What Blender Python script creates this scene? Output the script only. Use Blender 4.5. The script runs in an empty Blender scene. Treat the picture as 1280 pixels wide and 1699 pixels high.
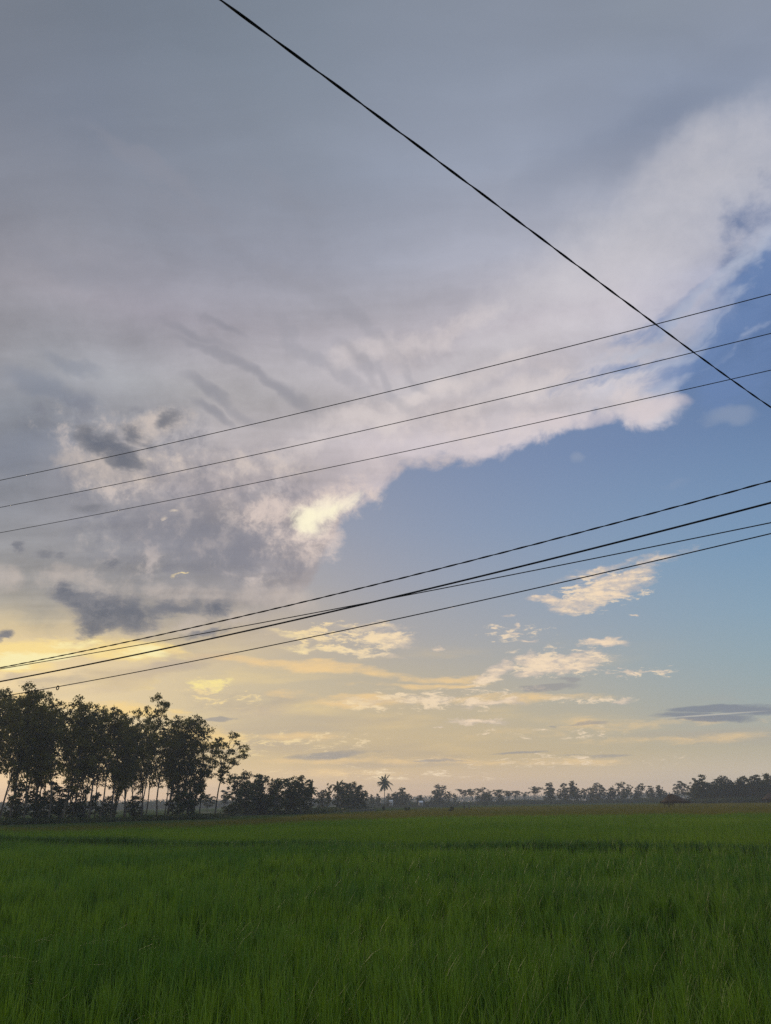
import bpy, bmesh, math, random
import numpy as np
from mathutils import Vector, Matrix

# ---------------------------------------------------------------- camera
scene = bpy.context.scene
COL = scene.collection
CAM_Z = 2.0
PITCH = math.radians(21.45)
ROLL = math.radians(0.9)
FPX = 1227.0                      # focal length in pixels of the 1280x1699 photograph
CX, CY = 640.0, 849.5
_r0, _u0 = Vector((1, 0, 0)), Vector((0, -math.sin(PITCH), math.cos(PITCH)))
_f = Vector((0, math.cos(PITCH), math.sin(PITCH)))
_r = _r0 * math.cos(ROLL) - _u0 * math.sin(ROLL)
_u = _u0 * math.cos(ROLL) + _r0 * math.sin(ROLL)

def ray(px, py):
    """unit world direction in which the photograph's pixel looks"""
    return (_f * FPX + _r * (px - CX) + _u * (CY - py)).normalized()

def azel(px, py):
    d = ray(px, py)
    return math.degrees(math.atan2(d.x, d.y)), math.degrees(math.asin(d.z))

def to_px(az, el):
    a, e = math.radians(az), math.radians(el)
    d = Vector((math.sin(a) * math.cos(e), math.cos(a) * math.cos(e), math.sin(e)))
    k = max(d.dot(_f), 0.05)
    return CX + FPX * d.dot(_r) / k, CY - FPX * d.dot(_u) / k

cd = bpy.data.cameras.new('camera')
cd.sensor_fit = 'VERTICAL'; cd.sensor_height = 36.0; cd.lens = 36.0 * FPX / 1699.0
cd.clip_start = 0.05; cd.clip_end = 20000
cam = bpy.data.objects.new('camera', cd); COL.objects.link(cam)
cam.matrix_world = Matrix(((_r.x, _u.x, -_f.x, 0), (_r.y, _u.y, -_f.y, 0), (_r.z, _u.z, -_f.z, CAM_Z), (0, 0, 0, 1)))
scene.camera = cam

# ---------------------------------------------------------------- exposure, sun
scene.view_settings.view_transform = 'Standard'
scene.view_settings.look = 'None'
scene.view_settings.exposure = 0.0
scene.view_settings.gamma = 1.0
scene.render.film_transparent = False
scene.cycles.max_bounces = 6
scene.cycles.diffuse_bounces = 3
scene.cycles.transmission_bounces = 4
scene.cycles.transparent_max_bounces = 8
scene.cycles.volume_bounces = 1
scene.cycles.use_denoising = False

SUN_AZ, SUN_EL = -27.0, 12.0       # behind the clouds and the grove, ahead on the left
sl = bpy.data.lights.new('sun', 'SUN'); sl.energy = 1.5; sl.angle = math.radians(12); sl.color = (1.0, 0.78, 0.50)
sun = bpy.data.objects.new('sun', sl); COL.objects.link(sun)
_a, _e = math.radians(SUN_AZ), math.radians(SUN_EL)
sdir = Vector((math.sin(_a) * math.cos(_e), math.cos(_a) * math.cos(_e), math.sin(_e)))
sun.rotation_euler = (-sdir).to_track_quat('-Z', 'Y').to_euler()
sun.location = sdir * 60

# ---------------------------------------------------------------- world: clear sky, cloud sheet, cloud puffs, all in the direction of view from anywhere
def lin(c):
    return tuple(((v / 255 + 0.055) / 1.055) ** 2.4 if v > 10 else v / 255 / 12.92 for v in c)

world = bpy.data.worlds.new('World'); scene.world = world; world.use_nodes = True
world.cycles.sampling_method = 'MANUAL'; world.cycles.sample_map_resolution = 512
NT = world.node_tree; NT.nodes.clear()

def nd(t, **kw):
    n = NT.nodes.new(t)
    for k, v in kw.items(): setattr(n, k, v)
    return n
def plug(sock, v):
    if isinstance(v, bpy.types.NodeSocket): NT.links.new(v, sock)
    elif isinstance(v, (tuple, list, Vector)) and len(v) == 3 and len(sock.default_value) == 4: sock.default_value = (*v, 1)
    else: sock.default_value = v
def M(op, a, b=0.0, c=0.0, clamp=False):
    n = nd('ShaderNodeMath', operation=op, use_clamp=clamp)
    plug(n.inputs[0], a); plug(n.inputs[1], b); plug(n.inputs[2], c)
    return n.outputs[0]
def VM(op, a, b=(0, 0, 0), s=1.0):
    n = nd('ShaderNodeVectorMath', operation=op)
    plug(n.inputs[0], a); plug(n.inputs[1], b)
    if op == 'SCALE': plug(n.inputs[3], s)
    return n.outputs['Value'] if op in ('DOT_PRODUCT', 'LENGTH') else n.outputs[0]
def SS(v, lo, hi, a=0.0, b=1.0):
    n = nd('ShaderNodeMapRange', interpolation_type='SMOOTHSTEP')
    for i, x in enumerate((v, lo, hi, a, b)): plug(n.inputs[i], x)
    return n.outputs[0]
def mix(fac, a, b, mode='MIX'):
    n = nd('ShaderNodeMix', data_type='RGBA', blend_type=mode)
    plug(n.inputs[0], fac); plug(n.inputs[6], a); plug(n.inputs[7], b)
    return n.outputs[2]
def noise(vec, scale, detail=4, rough=0.55, dist=0.0, color=False):
    n = nd('ShaderNodeTexNoise')
    plug(n.inputs['Vector'], vec); n.inputs['Scale'].default_value = scale; n.inputs['Detail'].default_value = detail
    n.inputs['Roughness'].default_value = rough; n.inputs['Distortion'].default_value = dist
    return n.outputs['Color' if color else 'Fac']
def mapping(vec, loc=(0, 0, 0), rot=0.0, scale=(1, 1, 1)):
    n = nd('ShaderNodeMapping', vector_type='POINT')
    plug(n.inputs[0], vec); n.inputs[1].default_value = loc; n.inputs[2].default_value = (0, 0, math.radians(rot)); n.inputs[3].default_value = scale
    return n.outputs[0]

D = nd('ShaderNodeTexCoord').outputs['Generated']
D = VM('NORMALIZE', D)
sx = nd('ShaderNodeSeparateXYZ'); plug(sx.inputs[0], D)
X, Y, Z = sx.outputs
AZ = M('DEGREES', M('ARCTAN2', X, Y))
EL = M('DEGREES', M('ARCSINE', Z))
zc = M('ADD', M('MAXIMUM', Z, 0.0), 0.07)
cq = nd('ShaderNodeCombineXYZ'); plug(cq.inputs[0], M('DIVIDE', X, zc)); plug(cq.inputs[1], M('DIVIDE', Y, zc))
Q = cq.outputs[0]                                     # position on a flat cloud layer overhead
wob = VM('SUBTRACT', noise(Q, 2.2, 3, 0.6, color=True), (0.5, 0.5, 0.5))
ND = noise(D, 13.0, 6, 0.62)                          # puffs, seen in direction
N9 = noise(VM('ADD', VM('MULTIPLY', D, (1, 1, 3.0)), VM('SCALE', wob, s=0.08)), 30.0, 5, 0.62)  # flat flakes
NQ = noise(VM('ADD', Q, VM('SCALE', wob, s=0.3)), 1.5, 6, 0.6)
NW = noise(VM('MULTIPLY', D, (1.0, 1.0, 6.0)), 4.0, 5, 0.55)      # long level streaks

def bilinear(table, xs, ys, px, py):
    px = min(max(px, xs[0]), xs[-1]); py = min(max(py, ys[0]), ys[-1])
    i = max(k for k in range(len(xs) - 1) if xs[k] <= px or k == 0); j = max(k for k in range(len(ys) - 1) if ys[k] <= py or k == 0)
    u = (px - xs[i]) / (xs[i + 1] - xs[i]); v = (py - ys[j]) / (ys[j + 1] - ys[j])
    return tuple((table[j][i][k] * (1 - u) + table[j][i + 1][k] * u) * (1 - v) + (table[j + 1][i][k] * (1 - u) + table[j + 1][i + 1][k] * u) * v for k in range(3))

AZ01 = M('MULTIPLY_ADD', AZ, 1 / 96.0, 0.5)
def field(table, xs, ys, rows):
    prev = None
    for el in rows:
        r = nd('ShaderNodeValToRGB'); r.color_ramp.interpolation = 'B_SPLINE' if False else 'EASE'
        r.color_ramp.interpolation = 'LINEAR'
        azs = [-48, -36, -28, -21, -14, -7, 0, 7, 14, 21, 28, 36, 48]
        els = r.color_ramp.elements
        while len(els) < len(azs): els.new(0.5)
        for e, az in zip(els, azs):
            e.position = az / 96.0 + 0.5
        for k, az in enumerate(azs):
            els[k].position = az / 96.0 + 0.5
            els[k].color = (*lin(bilinear(table, xs, ys, *to_px(az, el))), 1)
        plug(r.inputs[0], AZ01)
        if prev is None: prev = r.outputs[0]
        else:
            m = nd('ShaderNodeMapRange', interpolation_type='LINEAR'); plug(m.inputs[0], EL)
            m.inputs[1].default_value = last; m.inputs[2].default_value = el
            prev = mix(m.outputs[0], prev, r.outputs[0])
        last = el
    return prev

def blobs(lst, d=None):
    """largest of 1 - r^2 over soft ellipses given by pixel centre, radii in pixels, tilt, weight"""
    d = d or D
    out = None
    for (px, py, rx, ry, rot, w) in lst:
        c = ray(px, py)
        a = math.radians(rot); ux, uy = math.cos(a), -math.sin(a)        # tilt counted anticlockwise as seen
        e1 = (ray(px + 5 * ux, py + 5 * uy) - c); e2 = (ray(px - 5 * uy * -1 * -1, py + 5 * ux) - c)
        e1 -= c * e1.dot(c); n1 = e1.length / 5; e1.normalize()
        e2 -= c * e2.dot(c); e2 -= e1 * e2.dot(e1); e2.normalize()
        n2 = n1
        t1 = e1 / (rx * n1); t2 = e2 / (ry * n2)
        a1 = VM('DOT_PRODUCT', d, t1); a2 = VM('DOT_PRODUCT', d, t2)
        s = M('MULTIPLY_ADD', a1, a1, M('MULTIPLY', a2, a2))
        v = M('MULTIPLY_ADD', s, -w, w)
        out = v if out is None else M('MAXIMUM', out, v)
    return out
# colour of the open sky and of the cloud sheet, by place
XS = [0, 200, 400, 640, 860, 1080, 1280]
CY_ = [380, 600, 720, 820, 920, 1000, 1060, 1110, 1160, 1210, 1260, 1295, 1330]
CLEAR = [
 [(100,120,152)]*5 + [(90,114,155),(78,104,150)],
 [(118,132,160)]*4 + [(116,133,168),(105,128,168),(90,118,163)],
 [(128,140,168)]*3 + [(126,140,170),(118,137,173),(113,136,174),(106,134,173)],
 [(150,152,165),(150,152,165),(148,152,170),(137,149,174),(129,148,180),(123,148,182),(118,147,182)],
 [(165,160,155),(165,160,158),(162,160,165),(150,158,176),(140,158,184),(130,158,186),(124,156,186)],
 [(200,180,140),(190,172,145),(175,166,160),(164,164,172),(154,164,180),(142,164,184),(136,164,186)],
 [(226,200,146),(218,195,148),(200,180,152),(172,168,166),(164,168,174),(152,168,180),(144,168,182)],
 [(216,194,148),(205,186,150),(200,184,154),(185,176,158),(176,173,166),(160,171,174),(150,170,178)],
 [(204,188,152),(202,186,153),(200,185,155),(196,180,152),(188,178,158),(168,172,168),(158,172,174)],
 [(214,193,150),(210,190,150),(206,188,152),(204,184,148),(200,184,150),(184,178,158),(176,176,164)],
 [(214,190,148),(212,189,148),(209,187,148),(210,186,144),(206,184,146),(200,184,152),(194,182,156)],
 [(210,180,142),(208,179,143),(205,177,143),(200,176,142),(198,174,145),(196,176,150),(190,176,154)],
 [(196,166,140),(196,166,141),(196,167,142),(196,166,142),(194,166,146),(192,166,148),(188,168,150)],
]
SX = [0, 160, 320, 480, 640, 860, 1080, 1280]
SY = [0, 200, 400, 520, 620, 720, 800, 880, 960, 1020, 1070, 1120]
SHEET = [
 [(118,125,137),(116,125,139),(116,126,140),(120,130,144),(126,135,149),(132,140,154),(136,145,159),(139,147,162)],
 [(122,129,144),(125,133,149),(128,137,152),(132,142,157),(138,147,164),(142,152,171),(132,142,163),(140,151,173)],
 [(144,145,155),(146,148,159),(148,152,166),(153,158,173),(159,166,183),(170,174,189),(182,183,195),(184,189,209)],
 [(161,155,160),(158,155,165),(165,161,172),(171,167,178),(180,175,184),(194,187,196),(198,192,203),(158,168,201)],
 [(151,154,161),(157,160,167),(173,171,174),(176,174,177),(187,182,185),(198,192,196),(183,184,196),(153,172,204)],
 [(135,141,154),(153,155,164),(185,179,181),(191,184,187),(197,188,192),(202,193,197),(208,199,202),(188,194,209)],
 [(134,138,148),(152,149,155),(178,169,170),(188,178,180),(190,180,185),(205,195,198),(205,195,198),(190,190,205)],
 [(146,147,152),(147,146,151),(145,144,151),(163,157,162),(184,174,178),(190,182,190),(190,182,190),(190,182,190)],
 [(160,157,155),(153,151,153),(146,145,150),(164,158,161),(180,171,172),(182,174,180),(180,172,180),(180,172,180)],
 [(176,169,153),(165,160,154),(162,157,155),(177,167,161),(182,172,168),(180,172,175),(180,172,175),(180,172,175)],
 [(208,190,155),(206,188,152),(198,183,154),(190,176,157),(182,172,165),(176,170,170),(170,170,175),(165,170,178)],
 [(225,200,148),(208,188,148),(198,182,153),(195,180,154),(185,176,158),(176,173,166),(160,171,174),(150,170,178)],
]
clear = field(CLEAR, XS, CY_, [-2, 0.5, 3, 6, 9, 12, 16, 20, 25, 31, 38, 48])
sheet = field(SHEET, SX, SY, [9, 12, 14.5, 17, 20, 23, 26.5, 30, 35, 40, 46, 52, 60])

# physical sky underneath the open part
sky = nd('ShaderNodeTexSky', sky_type='NISHITA'); sky.sun_disc = False
sky.sun_elevation = math.radians(SUN_EL); sky.sun_rotation = math.radians(SUN_AZ)
sky.dust_density = 2.0
nish = VM('SCALE', sky.outputs[0], s=0.06)
clear = mix(0.06, clear, nish)

# level warm streaks low over the fields
low = SS(EL, 1.0, 5.0); lowc = M('MULTIPLY', SS(EL, 13.0, 8.0), SS(AZ, 24.0, 4.0))
leftw = SS(AZ, 16.0, -18.0)
st = M('MULTIPLY', SS(NW, 0.50, 0.66), M('MULTIPLY', low, lowc))
warm = mix(SS(AZ, 5.0, -25.0), lin((236,206,150)), lin((255,226,150)))
base = mix(M('MULTIPLY', st, 0.42), clear, warm)
st2 = M('MULTIPLY', SS(noise(VM('MULTIPLY', D, (1, 1, 9.0)), 3.3, 5, 0.5), 0.52, 0.68), M('MULTIPLY', SS(EL, 0.5, 2.5), SS(EL, 9.0, 5.0)))
base = mix(M('MULTIPLY', st2, 0.35), base, lin((176,164,152)))

def layer(base, lst, col, dens, nz=None, amp=1.2, lo=0.0, hi=0.7, d=None, tex=None):
    f = blobs(lst, d)
    f = M('ADD', f, M('MULTIPLY', M('SUBTRACT', nz or ND, 0.5), amp))
    m = M('MULTIPLY', SS(f, lo, hi), dens)
    if tex is not None: m = M('MULTIPLY', m, tex, clamp=True)
    return mix(m, base, col), f
# ---- the great cloud sheet
edge_px = [(-200, 1040), (0, 1060), (380, 1062), (450, 1045), (500, 1005), (522, 950), (545, 900), (590, 838), (640, 806), (700, 775), (760, 766), (830, 757), (900, 722),
           (1000, 697), (1085, 702), (1140, 655), (1168, 590), (1205, 500), (1280, 415), (1420, 300)]
fc = nd('ShaderNodeFloatCurve'); cv = fc.mapping.curves[0]
pts = sorted((azel(*p)[0] / 96.0 + 0.5, azel(*p)[1] / 60.0) for p in edge_px)
cv.points[0].location = (0.0, pts[0][1]); cv.points[1].location = (1.0, min(1, pts[-1][1]))
for p in pts: cv.points.new(*p)
fc.mapping.update(); plug(fc.inputs[1], AZ01)
EDGE = M('MULTIPLY', fc.outputs[0], 60.0)
over = M('SUBTRACT', EL, EDGE)
nE = M('SUBTRACT', noise(VM('ADD', D, VM('SCALE', wob, s=0.06)), 13.0, 7, 0.60), 0.5)
softR = SS(AZ, 22.0, 31.0)                                            # wisps on the far right are softer
softL = SS(AZ, -8.0, -14.0)
halfw = M('ADD', M('ADD', 0.45, M('MULTIPLY', softR, 2.2)), M('MULTIPLY', SS(AZ, -4.0, -12.0), 1.6))
amp = M('ADD', 5.6, M('MULTIPLY', softR, 14.0))
v = M('ADD', over, M('MULTIPLY', nE, amp))
sheet_mask = SS(v, M('MULTIPLY', halfw, -1.0), M('MULTIPLY', halfw, 1.6))
# tone inside the sheet: broad drift, streaks that fan out from the left, and pale rim near the edge
n_big = noise(mapping(Q, rot=35, scale=(0.7, 2.0, 1)), 0.9, 5, 0.55, 0.3)
n_str = noise(mapping(VM('ADD', Q, VM('SCALE', wob, s=0.2)), rot=28, scale=(0.7, 4.2, 1)), 1.3, 5, 0.55)
tone = M('ADD', M('MULTIPLY', M('SUBTRACT', n_big, 0.5), 0.7), M('MULTIPLY', M('SUBTRACT', n_str, 0.5), 0.6))
n_fan = noise(VM('ADD', D, VM('SCALE', wob, s=0.07)), 7.0, 8, 0.67)
tone = M('ADD', tone, M('MULTIPLY', M('SUBTRACT', n_fan, 0.5), M('MULTIPLY', SS(EL, 48.0, 30.0, 0.25, 1.0), 0.75)))
tone = M('MULTIPLY', tone, SS(EL, 58.0, 25.0, 0.45, 1.0))
sheet = mix(1.0, sheet, M('ADD', 1.0, tone), 'MULTIPLY')
rim = M('MULTIPLY', M('MULTIPLY', SS(v, 0.2, 1.6), SS(v, 7.0, 1.6)), M('MULTIPLY', SS(AZ, -6, 4), SS(AZ, 26, 20)))
rim = M('MULTIPLY', rim, SS(ND, 0.42, 0.62))
sheet = mix(M('MULTIPLY', rim, 0.55), sheet, lin((226,212,208)))
Ds = VM('ADD', D, VM('SCALE', VM('SUBTRACT', noise(D, 5.0, 5, 0.6, color=True), (0.5,0.5,0.5)), s=0.16))
sheet, _ = layer(sheet, [(1040,240,330,62,26,1),(1230,120,160,50,26,.6)], lin((114,125,146)), 0.30, nz=n_fan, amp=0.9, lo=-0.2, hi=1.5, d=Ds)
sheet, _ = layer(sheet, [(1190,310,330,110,30,1),(1000,450,340,100,26,.9),(930,490,200,50,10,1),(860,570,260,60,22,.9)], lin((210,206,209)), 0.66, nz=n_fan, amp=2.0, lo=-0.35, hi=1.7, d=Ds)
sheet, _ = layer(sheet, [(700,560,180,30,24,.8),(760,640,200,30,16,1),(900,660,240,30,14,.8),(620,700,140,26,10,1),(500,740,120,20,8,.8),(420,790,60,18,15,.8)], lin((222,211,208)), 0.66, nz=n_fan, amp=2.4, lo=0.0, hi=1.2, d=Ds)
sheet, _ = layer(sheet, [(260,290,170,30,-38,1),(330,390,160,24,-34,.9),(120,430,160,40,-20,.8),(480,330,120,24,-40,.6)], lin((142,144,156)), 0.4, nz=n_fan, amp=0.9, lo=0.0, hi=1.1, d=Ds)
sheet, _ = layer(sheet, [(560,520,200,20,-32,.8),(540,600,150,16,-40,.8),(660,640,120,14,-40,.7),(700,610,90,12,-42,.7)], lin((150,150,160)), 0.45, nz=n_fan, amp=1.0, lo=0.0, hi=1.1, d=Ds)
sheet, _ = layer(sheet, [(95,640,130,36,-30,1),(60,760,120,60,0,.8),(130,600,90,20,-30,.7)], lin((124,131,147)), 0.55, nz=n_fan, amp=1.3, lo=0.0, hi=1.1, d=Ds)
base = mix(sheet_mask, base, sheet)
c_ = ray(1120, 560); t1_ = (ray(1160, 538) - c_).normalized(); t2_ = c_.cross(t1_).normalized()
cs = nd('ShaderNodeCombineXYZ'); plug(cs.inputs[0], M('MULTIPLY', VM('DOT_PRODUCT', D, t1_), 4.0)); plug(cs.inputs[1], M('MULTIPLY', VM('DOT_PRODUCT', D, t2_), 15.0))
n_tear = noise(VM('ADD', cs.outputs[0], VM('SCALE', wob, s=0.9)), 2.6, 8, 0.66)
base, _ = layer(base, [(1190,560,180,62,38,1.3),(1250,480,120,46,48,1.4),(1070,600,120,18,22,.9),(1000,640,80,12,18,.5),(1240,620,90,80,0,1.3),(1090,520,90,18,30,.7)], lin((106,132,176)), 0.85, nz=n_tear, amp=3.6, lo=-0.35, hi=1.6, d=Ds)
n_veil = noise(VM('ADD', D, VM('SCALE', wob, s=0.06)), 24.0, 6, 0.66)
# torn veils over the blue at the far right
base, _ = layer(base, [(1200,462,80,24,48,1.1),(1130,505,90,16,35,.9),(1150,545,90,14,34,.8),(1110,585,110,16,30,.9),(1120,630,80,16,30,.9),(1255,420,50,18,50,1),(1230,560,70,10,30,.5),(1080,560,90,12,30,.7),(1200,520,60,9,42,.7)], lin((180,188,206)), 0.7, nz=n_tear, amp=3.4, lo=-0.1, hi=1.7, d=Ds)

Dw = VM('ADD', D, VM('SCALE', VM('SUBTRACT', noise(D, 9.0, 4, 0.6, color=True), (0.5,0.5,0.5)), s=0.07))
Df = VM('ADD', D, VM('SCALE', VM('SUBTRACT', noise(VM('MULTIPLY', D, (1,1,2.5)), 26.0, 4, 0.6, color=True), (0.5,0.5,0.5)), s=0.03))

Db = VM('ADD', D, VM('MULTIPLY', VM('SUBTRACT', noise(VM('MULTIPLY', D, (1,1,4.0)), 7.0, 5, 0.62, color=True), (0.5,0.5,0.5)), (0.16,0.16,0.022)))
NB = noise(VM('MULTIPLY', VM('ADD', D, VM('SCALE', wob, s=0.02)), (1, 1, 7.0)), 9.0, 6, 0.6)   # level fibres
# soft grey fingers below the middle of the sheet
base, _ = layer(base, [(400,605,130,14,-22,1),(470,640,90,16,-30,1),(345,655,60,13,-30,1),(352,690,50,12,-22,1),(405,690,50,10,-25,.6),(330,560,90,12,-25,.7),(370,540,50,10,-25,.8),(600,600,60,12,-50,.5)],
                lin((132,133,144)), 0.62, nz=n_fan, amp=1.6, lo=-0.25, hi=1.3, d=Dw)
# mottled belly on the left: grey heaps with pale gaps
n_m = noise(VM('ADD', D, VM('SCALE', wob, s=0.03)), 22.0, 6, 0.65)
belly = blobs([(230,730,150,60,0,.9),(110,690,90,60,0,.6),(420,800,120,40,10,.8),(330,850,240,120,15,1),(200,800,130,60,0,.8),(430,900,110,90,0,1),(280,790,150,60,10,.9)], Dw)
gap = M('MULTIPLY', SS(belly, 0.0, 0.6), SS(n_m, 0.50, 0.70))
base = mix(M('MULTIPLY', SS(belly, 0.0, 0.6), M('MULTIPLY', SS(n_m, 0.52, 0.38), 0.45)), base, lin((120,122,135)))
base = mix(M('MULTIPLY', gap, 0.72), base, lin((216,202,194)))
base, _ = layer(base, [(380,900,150,60,10,1),(300,880,150,60,0,1),(420,860,60,40,0,.8),(200,930,70,14,0,.5),(160,840,50,16,0,.7)], lin((128,129,141)), 0.6, nz=n_m, amp=1.4, lo=0.0, hi=1.3, d=Dw)
# luminous head
n_f = noise(VM('ADD', D, VM('SCALE', wob, s=0.05)), 34.0, 7, 0.70)
texf = SS(n_f, 0.30, 0.58, 0.35, 1.0)
base, f = layer(base, [(545,850,100,44,28,1),(500,890,80,50,10,1),(605,825,46,14,32,.9),(440,850,70,30,0,.8)], lin((226,208,198)), 0.85, nz=n_f, amp=2.4, lo=0.0, hi=1.2, d=Dw, tex=texf)
base, f = layer(base, [(535,858,66,26,30,1),(512,866,38,26,0,1.1),(570,842,40,16,30,1)], lin((255,243,218)), 0.95, nz=n_f, amp=2.2, lo=-0.1, hi=1.5, d=Dw)
base, f = layer(base, [(510,864,36,20,10,1),(548,856,34,14,34,.8)], lin((255,248,214)), 0.8, nz=n_f, amp=1.6, lo=0.0, hi=1.3, d=Dw)
base, _ = layer(base, [(1090,680,70,26,12,1),(960,690,120,16,8,.8),(810,757,40,12,20,1)], lin((214,203,206)), 0.65, amp=1.0, lo=0.0, hi=0.8, d=Dw)
base, _ = layer(base, [(1215,695,60,28,10,1),(960,762,14,16,0,.9),(1130,795,30,10,0,.5)], lin((148,160,182)), 0.5, amp=1.0, lo=0.0, hi=1.0, d=Dw)
NB2 = noise(VM('ADD', VM('MULTIPLY', D, (1, 1, 3.6)), VM('SCALE', wob, s=0.07)), 15.0, 7, 0.66)
# yellow light under the sheet on the left
base, _ = layer(base, [(60,1075,180,26,4,1),(190,1075,140,22,-8,1),(30,1105,120,16,0,1),(230,1125,90,20,10,.8)], lin((255,226,150)), 0.9, nz=NB2, amp=3.6, lo=0.0, hi=1.1, d=Db)
base, _ = layer(base, [(70,1088,130,14,4,1),(20,1100,70,12,0,1),(240,1082,60,9,-10,.8),(120,1064,60,8,0,.7)], lin((255,243,185)), 0.85, nz=NB2, amp=3.4, lo=0.05, hi=1.0, d=Db)
base, _ = layer(base, [(185,1178,110,16,-4,1),(40,1160,60,14,0,.6),(340,1225,110,20,0,.8)], lin((255,218,142)), 0.85, nz=NB2, amp=3.2, lo=0.0, hi=1.1, d=Db)
base, _ = layer(base, [(120,1130,110,16,8,1),(300,1105,100,20,12,.8),(400,1160,130,24,0,.6)], lin((184,170,152)), 0.65, nz=NB2, amp=2.4, lo=0.0, hi=1.2, d=Db)
# long peach bands
base, _ = layer(base, [(520,1105,230,13,-5,1),(700,1122,140,7,-2,.7),(600,1165,120,13,0,1),(860,1160,190,12,2,.75),(460,1150,60,8,0,.6),(550,1155,40,8,0,.8),(470,1222,120,10,0,.9),(1000,1205,260,11,3,.5),(620,1265,200,8,0,.7),(560,1285,120,7,0,.6),(880,1265,200,8,0,.6),(1150,1225,180,9,2,.35),(720,1135,140,5,0,.7)],
                lin((246,209,150)), 0.85, nz=NB2, amp=2.6, lo=0.0, hi=1.2, d=Db)
# bright flakes
PUFF = [(350,1133,36,11,0,1.1),(565,1082,110,7,-5,1.1),(490,1050,60,6,-8,.8),(640,1060,50,14,-5,1.1),(620,1040,60,8,0,.7),
 (1010,975,70,22,12,1.1),(960,1000,50,18,8,1.1),(1050,955,50,16,18,.9),(905,993,36,8,-4,.9),(985,950,60,10,12,.6),(1080,930,70,9,14,.45),
 (1000,1068,42,9,0,1.1),(925,1102,66,17,3,1.2),(880,1092,30,12,0,1),(970,1092,50,9,0,.8),(890,1112,40,12,10,1.1),
 (825,1112,30,11,25,1),(805,1125,26,6,20,.9),(840,1098,14,6,0,.8),(855,1050,12,4,0,.9),(875,1060,20,4,0,.8),(860,1038,6,3,0,.9),(730,1079,14,4,0,.9),(845,1020,10,3,0,.6),(1050,1022,10,3,0,.8),(1060,1115,50,3,0,.8),
 (745,1010,6,2,0,.5),(820,1165,60,7,4,.6),(1030,1163,20,6,12,.8),(700,1160,60,9,0,.6),(790,1197,50,6,0,.9),(610,1165,50,7,0,.6),(300,955,13,2.2,12,.8),(730,1208,14,2,0,.8)]
n_p = noise(VM('ADD', VM('MULTIPLY', D, (1, 1, 2.6)), VM('SCALE', wob, s=0.04)), 60.0, 5, 0.65)
rip = noise(VM('ADD', mapping(D, rot=0, scale=(1, 1, 5.0)), VM('SCALE', wob, s=0.02)), 34.0, 4, 0.6)
texp = M('MULTIPLY', SS(n_p, 0.30, 0.60, 0.25, 1.0), SS(rip, 0.34, 0.58, 0.35, 1.0))
base, f = layer(base, PUFF, mix(SS(AZ, 8, -16), lin((205,190,180)), lin((222,200,160))), 0.55, nz=n_p, amp=2.4, lo=-0.3, hi=0.9, d=Df)
base, f = layer(base, PUFF, mix(SS(AZ, 8, -16), lin((248,222,190)), lin((255,232,165))), 0.95, nz=N9, amp=2.6, lo=0.0, hi=1.1, d=Df, tex=texp)
base, _ = layer(base, [(250,1118,130,24,16,1),(40,1122,70,12,10,.8),(430,1182,90,14,0,.5)], lin((198,180,160)), 0.7, nz=NB2, amp=1.8, lo=0.0, hi=1.1, d=Db)
fl2 = noise(VM('ADD', VM('MULTIPLY', D, (1, 1, 3.2)), VM('SCALE', wob, s=0.05)), 55.0, 6, 0.68)
base, _ = layer(base, [(350,1133,42,13,0,1.3),(335,1128,20,8,10,1)], lin((255,234,155)), 0.9, nz=fl2, amp=3.4, lo=0.0, hi=1.3, d=Df, tex=SS(n_p, 0.34, 0.56, 0.4, 1.0))
base, _ = layer(base, [(290,848,12,6,20,.75),(274,862,9,4,30,.6),(305,812,10,5,0,.5),(240,756,14,18,60,.7)], lin((246,226,200)), 0.7, nz=n_f, amp=3.8, lo=0.1, hi=1.7, d=Df)
# crisp little broken flakes
reg = blobs([(590,1062,140,34,0,1),(640,1060,70,22,0,1.2),(520,1045,60,20,10,.9),(930,1100,120,32,0,1),(850,1050,70,36,0,.8),(1000,980,110,46,12,.9),(720,1160,240,26,3,.9),(960,1160,110,18,3,.8),(480,1235,220,34,0,.7),(900,1262,300,20,0,.6),(350,1150,80,34,0,.7),(1080,1115,90,14,0,.7),(800,1128,80,20,20,.8),(900,1215,200,14,0,.6),(620,1285,260,16,0,.55)], Db)
fl = noise(VM('ADD', VM('MULTIPLY', D, (1, 1, 3.2)), VM('SCALE', wob, s=0.05)), 42.0, 6, 0.68)
fm = SS(M('ADD', M('MULTIPLY', M('SUBTRACT', fl, 0.5), 4.2), M('MULTIPLY', M('SUBTRACT', reg, 0.75), 0.8)), -0.12, 0.5)
base = mix(M('MULTIPLY', M('MULTIPLY', fm, SS(reg, 0.0, 0.5)), 0.85), base, mix(SS(AZ, 8, -16), lin((246,222,190)), lin((255,226,160))))
# dark flat clouds
base, _ = layer(base, [(1180,1176,115,8,3,1.1),(1170,1190,110,8,-1,1),(1260,1178,90,12,2,1)], lin((128,134,146)), 0.85, nz=NB, amp=1.1, lo=0.0, hi=0.8, d=Db)
base, _ = layer(base, [(560,1254,95,7,4,1),(905,1143,55,7,4,1),(935,1130,24,6,0,.8),(352,1191,26,7,0,1.2),(880,1249,70,3,0,.9),(1000,1254,60,3,0,.8),(730,1265,60,3,0,.8),(985,1204,30,3,4,.7),(930,1205,10,3,0,.7)],
                lin((150,148,150)), 0.65, nz=NB, amp=1.2, lo=0.0, hi=0.9, d=Db)
base, _ = layer(base, [(1180,1186,110,1.8,4,1)], lin((205,200,185)), 0.6, amp=0.2, lo=0.0, hi=1.0)
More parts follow.
